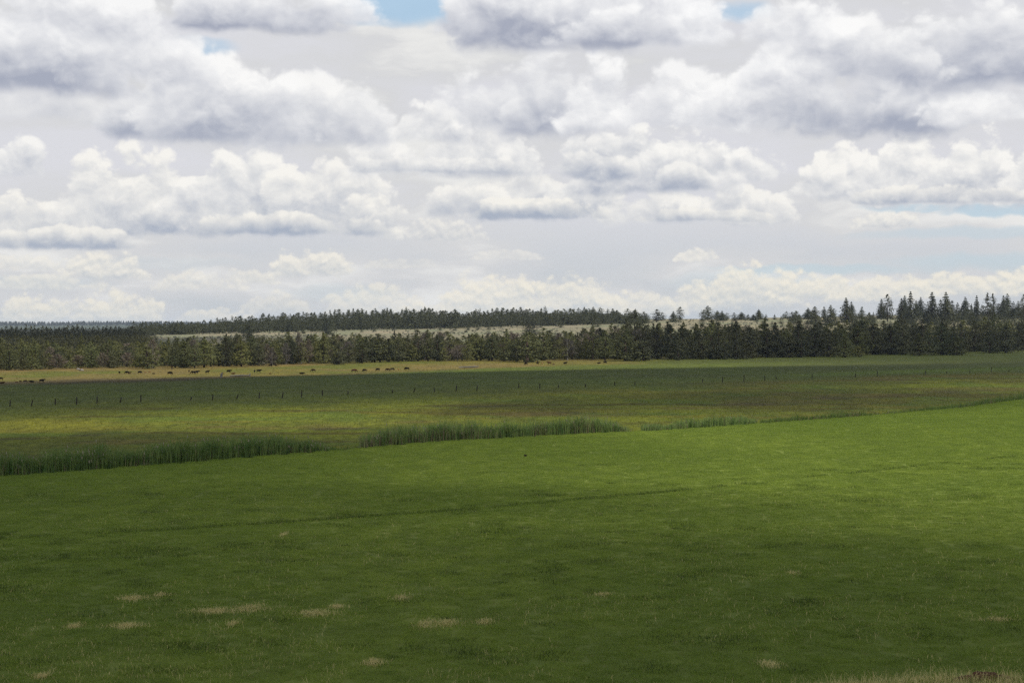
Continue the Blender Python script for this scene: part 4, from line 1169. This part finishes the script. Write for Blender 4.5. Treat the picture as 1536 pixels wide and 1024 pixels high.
LAB = {0: ('crowded pine in the first rows of the belt, its crown merging with its neighbours', 'crowded pines in the first rows of the belt'),
       3: ('pine deeper in the belt, only its top showing above the pines in front', 'pines deeper in the belt'),
       6: ('dark pine of the second wood, seen over the belt below the blue hill', 'dark pines of the second wood'),
       7: ('grey-green pine of the ridge wood along the top of the sage slope', 'pines of the ridge wood'),
       8: ('little grey-green pine scattered on the crest slope between bigger ones', 'little pines scattered on the crest slope')}
G1L = ('dark pine in the front of the belt, closed up with its neighbours', 'closed-up pines at the front of the belt')
for x, d, top, wd, sh, tn, row in FILL:
    key = row if row >= 6 else (0 if row < 3 else 3)
    TREES.append((x, d, top, wd, sh, tn, None, LAB[key][1]))
GL = {v[1]: v[0] for v in LAB.values()}
GL['small dark shrubby pines dotted along the top of the sage slope'] = 'tiny dark shrubby pine dotted on the pale top of the sage slope'

LIMIT = 298
rank = []
for i, (x, d, top, wd, sh, tn, lab, grp) in enumerate(TREES):
    z = float(ground_z(ax(x) * d, d))
    h = (EYE + (HZ - top) / FOC * d - z) if top is not None else wd * 1.5 / FOC * d
    h = max(h, 1.6)
    row = 0
    vis = 1e6 if lab else (h * FOC / d) * wd * (.35 if grp == LAB[3][1] else 1.0) * (.55 if grp == LAB[6][1] else 1.0) * (0 if not 0 <= x <= 1536 else 1)
    rank.append((vis, i, z, h))
rank.sort(key=lambda t_: -t_[0])
chosen = {i for _, i, _, _ in rank[:LIMIT]}
mass = {}
for vis, i, z, h in rank:
    x, d, top, wd, sh, tn, lab, grp = TREES[i]
    X = ax(x) * d; W_ = wd / FOC * d * WF[sh]
    rot = rng.uniform(0, 6.28)
    cm, tm = proto(sh, tn, int(rng.integers(0, 4)))
    if i in chosen:
        nm = 'bare_tree' if sh == 'bare' else ('bush' if sh == 'bush' else 'pine_tree')
        e = bpy.data.objects.new(nm, None); e.empty_display_size = .5; COL.objects.link(e)
        e.location = (X, d, z - .05); e.rotation_euler = (0, 0, rot); e.scale = (W_, W_, h * 1.02)
        obj('trunk', tm, e); obj('crown', cm, e)
        if not lab:
            if grp == G1: grp, lab = G1L[1], G1L[0]
            elif grp in GL: lab = GL[grp]
            elif grp == G2: lab = 'thin grey-green pine beside the leaning one on the pale slope'
            else: lab = 'pine on the ridge skyline, among the first of the crest group'
        if sh == 'bare' and grp in GL:
            lab = 'bare greyish tree standing among the crowded pines of the belt'; grp = 'bare greyish trees among the crowded pines'
        tag(e, lab, 'bush' if nm == 'bush' else 'tree', grp)
    else:
        mass.setdefault((sh, tn), []).append((X, d, z, W_, h, rot, int(rng.integers(0, 4))))

# everything past that count: one wood of the same trees, thinned where it is far away
qs, mi, mats = [], [], []
for (sh, tn), lst in mass.items():
    m_ = NEED[tn]
    if m_ not in mats: mats.append(m_)
    base = [np.array([v.co for v in proto(sh, tn, k)[0].vertices]).reshape(-1, 4, 3) for k in range(4)]
    for X, d, z, W_, h, rot, k in lst:
        q = base[k]; q = q[rng.random(len(q)) < (.5 if d > 1000 else .6)]
        c_, s_ = math.cos(rot), math.sin(rot)
        g = 1.25
        ctr = q.mean(1, keepdims=True); q = ctr + (q - ctr) * g
        x = (q[..., 0] * c_ - q[..., 1] * s_) * W_ + X; y = (q[..., 0] * s_ + q[..., 1] * c_) * W_ + d
        qs.append(np.stack([x, y, np.maximum(q[..., 2], 0) * h + z], -1)); mi.append(np.full(len(q), mats.index(m_)))
# far wood on the hill that shows blue at the left
hx = rng.uniform(-3600, -900, 700); hd = 8600 + rng.uniform(-250, 250, 700)
if qs:
    tag(obj('pine_wood', quads_mesh('pine_wood', np.concatenate(qs), mats, np.concatenate(mi))), 'rest of the pine woods, crowns showing only between and behind the nearer pines', 'wood', kind='stuff')

# sagebrush and small scrub on the slope
n = 5200
d = rng.uniform(760, 1760, n); x = ax(rng.uniform(150, 1600, n)) * d
k = (d > tree_line(px_of(x, d)) + 70) & (fbm(x / 45, d / 90, 501, 3) > .36)
x, d = x[k], d[k]; n = len(x)
z = ground_z(x, d); s = rng.uniform(.5, 1.3, n) * (1 + (rng.random(n) < .06) * .9)
Q = []
for j in range(7):
    o = rng.normal(0, .38, (n, 3)) * s[:, None] * np.array([1, 1, .3]); nn = rng.normal(0, 1, (n, 3)) + np.array([0, -.2, .8]); nn /= np.linalg.norm(nn, axis=1)[:, None]
    a = np.cross(nn, rng.normal(0, 1, (n, 3))); a /= np.linalg.norm(a, axis=1)[:, None]; e = np.cross(nn, a)
    p = np.stack([x, d, z + s * .38], -1) + o
    Q.append(np.stack([p - a * s[:, None] * .55, p - e * s[:, None] * .45, p + a * s[:, None] * .55, p + e * s[:, None] * .45], 1))
m_sage = leafy('sagebrush_leaves', lambda t: t.mix(t.noise(gpos(t), .12, 3, .6), (.080, .085, .058), (.185, .180, .125)), trans=.1)
tag(obj('sagebrush', quads_mesh('sagebrush', np.concatenate(Q), [m_sage])), 'grey-green sagebrush dotting the pale slope below the ridge', 'sagebrush', kind='stuff')

# ------------------------------------------------------------------ far blue hill with its wood
hxs = np.linspace(-4200, 200, 90); hys = np.linspace(7600, 10500, 40)
HX, HY = np.meshgrid(hxs, hys, indexing='ij')
hh_ = 30 * np.exp(-((HY - 8900) / 900) ** 2) * (.75 + .5 * fbm(HX / 700, HY / 2000, 601, 3)) * sstep(100, -1500, HX) - 1.0
gi = np.arange(HX.size).reshape(HX.shape)
m_hill, t, o_ = new_mat('far_wooded_hill')
principled(t, o_, t.mix(t.noise(gpos(t), .01, 3, .6), (.030, .040, .022), (.055, .065, .035)), .95, .1)
hm = mesh_np('far_hill', np.stack([HX, HY, hh_], -1).reshape(-1, 3), np.stack([gi[:-1, :-1], gi[1:, :-1], gi[1:, 1:], gi[:-1, 1:]], -1).reshape(-1, 4), 4, [m_hill], smooth=True)
tag(obj('far_hill', hm), kind='structure', label='low wooded hill showing blue in the far distance at the left')
n = 2600
hx = rng.uniform(-3600, -300, n); hy = 8700 + rng.uniform(-350, 450, n)
hz = 30 * np.exp(-((hy - 8900) / 900) ** 2) * (.75 + .5 * fbm(hx / 700, hy / 2000, 601, 3)) * sstep(100, -1500, hx) - 1.0
th = rng.uniform(10, 22, n); tw = th * rng.uniform(.22, .34, n)
Q = []
for a in (0, 1.05, 2.1):
    s = np.stack([np.cos(a) * tw, np.sin(a) * tw, np.zeros(n)], -1); b = np.stack([hx, hy, hz - 1], -1); tp = b + np.stack([0 * th, 0 * th, th], -1)
    Q.append(np.stack([b - s, b + s, tp + s * .12, tp - s * .12], 1))
tag(obj('far_wood', quads_mesh('far_wood', np.concatenate(Q), [NEED['dark']])), 'far-off wood along the blue hill behind the second wood', 'wood', kind='stuff')
# ------------------------------------------------------------------ the clouds overhead that shade parts of the land
m_cl = bpy.data.materials.new('cloud_vapour'); m_cl.use_nodes = True
t = NT(m_cl.node_tree); t.n.clear()
co_ = t.n.new('ShaderNodeOutputMaterial'); pv = t.n.new('ShaderNodeVolumePrincipled')
pv.inputs['Color'].default_value = (.99, .99, .99, 1); pv.inputs['Density'].default_value = .022; pv.inputs['Anisotropy'].default_value = .3
t.l.new(pv.outputs[0], co_.inputs['Volume'])
CZ = 1150.0


def cloud(gx, gy, rx, ry, seed, thick=120.0, rough=.8, rot=0.0):
    """a cumulus at 1150 m whose shadow falls around (gx, gy): domed top, flat base, thinning towards its ragged edge"""
    N = 72
    u = np.linspace(-1.35, 1.35, N); A, B = np.meshgrid(u, u, indexing='ij')
    r = np.sqrt(A * A + B * B)
    nz = fbm(A * 2.2 + 9 * seed, B * 2.2, 700 + seed, 5) - .5
    th = np.clip(1.0 - r ** 2 + rough * nz * 2, 0, None)
    th[0, :] = th[-1, :] = 0; th[:, 0] = th[:, -1] = 0
    th = th ** 1.7 * thick
    off_ = SUNV * (CZ / SUNV.z)
    c_, s_ = math.cos(rot), math.sin(rot)
    X = gx + off_.x + (A * c_ - B * s_) * rx * 1.0; Y = gy + off_.y + (A * s_ + B * c_) * ry
    X = gx + off_.x + A * rx * c_ - B * ry * s_; Y = gy + off_.y + A * rx * s_ + B * ry * c_
    idx = np.arange(N * N).reshape(N, N)
    q = np.stack([idx[:-1, :-1], idx[1:, :-1], idx[1:, 1:], idx[:-1, 1:]], -1).reshape(-1, 4)
    live = (th.ravel()[q].max(1) > 0)
    q = q[live]
    top = np.stack([X, Y, CZ + th], -1).reshape(-1, 3); bot = np.stack([X, Y, CZ - .12 * th], -1).reshape(-1, 3)
    edge = th.ravel() <= 0
    bidx = np.where(edge, np.arange(N * N), np.arange(N * N) + N * N)
    v = np.concatenate([top, bot]); fa = np.concatenate([q, bidx[q][:, ::-1]])
    used = np.unique(fa); mp = np.zeros(len(v), int); mp[used] = np.arange(len(used))
    me = mesh_np('cloud', v[used], mp[fa], 4, [m_cl], smooth=True)
    return tag(obj('cloud', me), kind='structure', label='drifting cumulus overhead casting its shadow on the land')


for args in CLOUD_SHADOWS: cloud(*args)

# ------------------------------------------------------------------ the air between
if HAZE > 0:
    hz_v = [(x, y, z) for z in (-40.0, 95.0) for y in (-300.0, 16500.0) for x in (-16500.0, 16500.0)]
    me = bpy.data.meshes.new('haze'); me.from_pydata(hz_v, [], [(0, 1, 3, 2), (4, 6, 7, 5), (0, 4, 5, 1), (2, 3, 7, 6), (0, 2, 6, 4), (1, 5, 7, 3)])
    import bmesh
    bm = bmesh.new(); bm.from_mesh(me); bmesh.ops.recalc_face_normals(bm, faces=bm.faces[:]); bm.to_mesh(me); bm.free()
    m_hz = bpy.data.materials.new('haze'); m_hz.use_nodes = True
    t = NT(m_hz.node_tree); t.n.clear()
    ho = t.n.new('ShaderNodeOutputMaterial'); hv = t.n.new('ShaderNodeVolumePrincipled')
    hv.inputs['Color'].default_value = (.72, .84, 1.0, 1); hv.inputs['Density'].default_value = HAZE; hv.inputs['Anisotropy'].default_value = 0.0
    t.l.new(hv.outputs[0], ho.inputs['Volume']); me.materials.append(m_hz)
    tag(obj('haze', me), kind='stuff', label='thin blue air haze over the land')
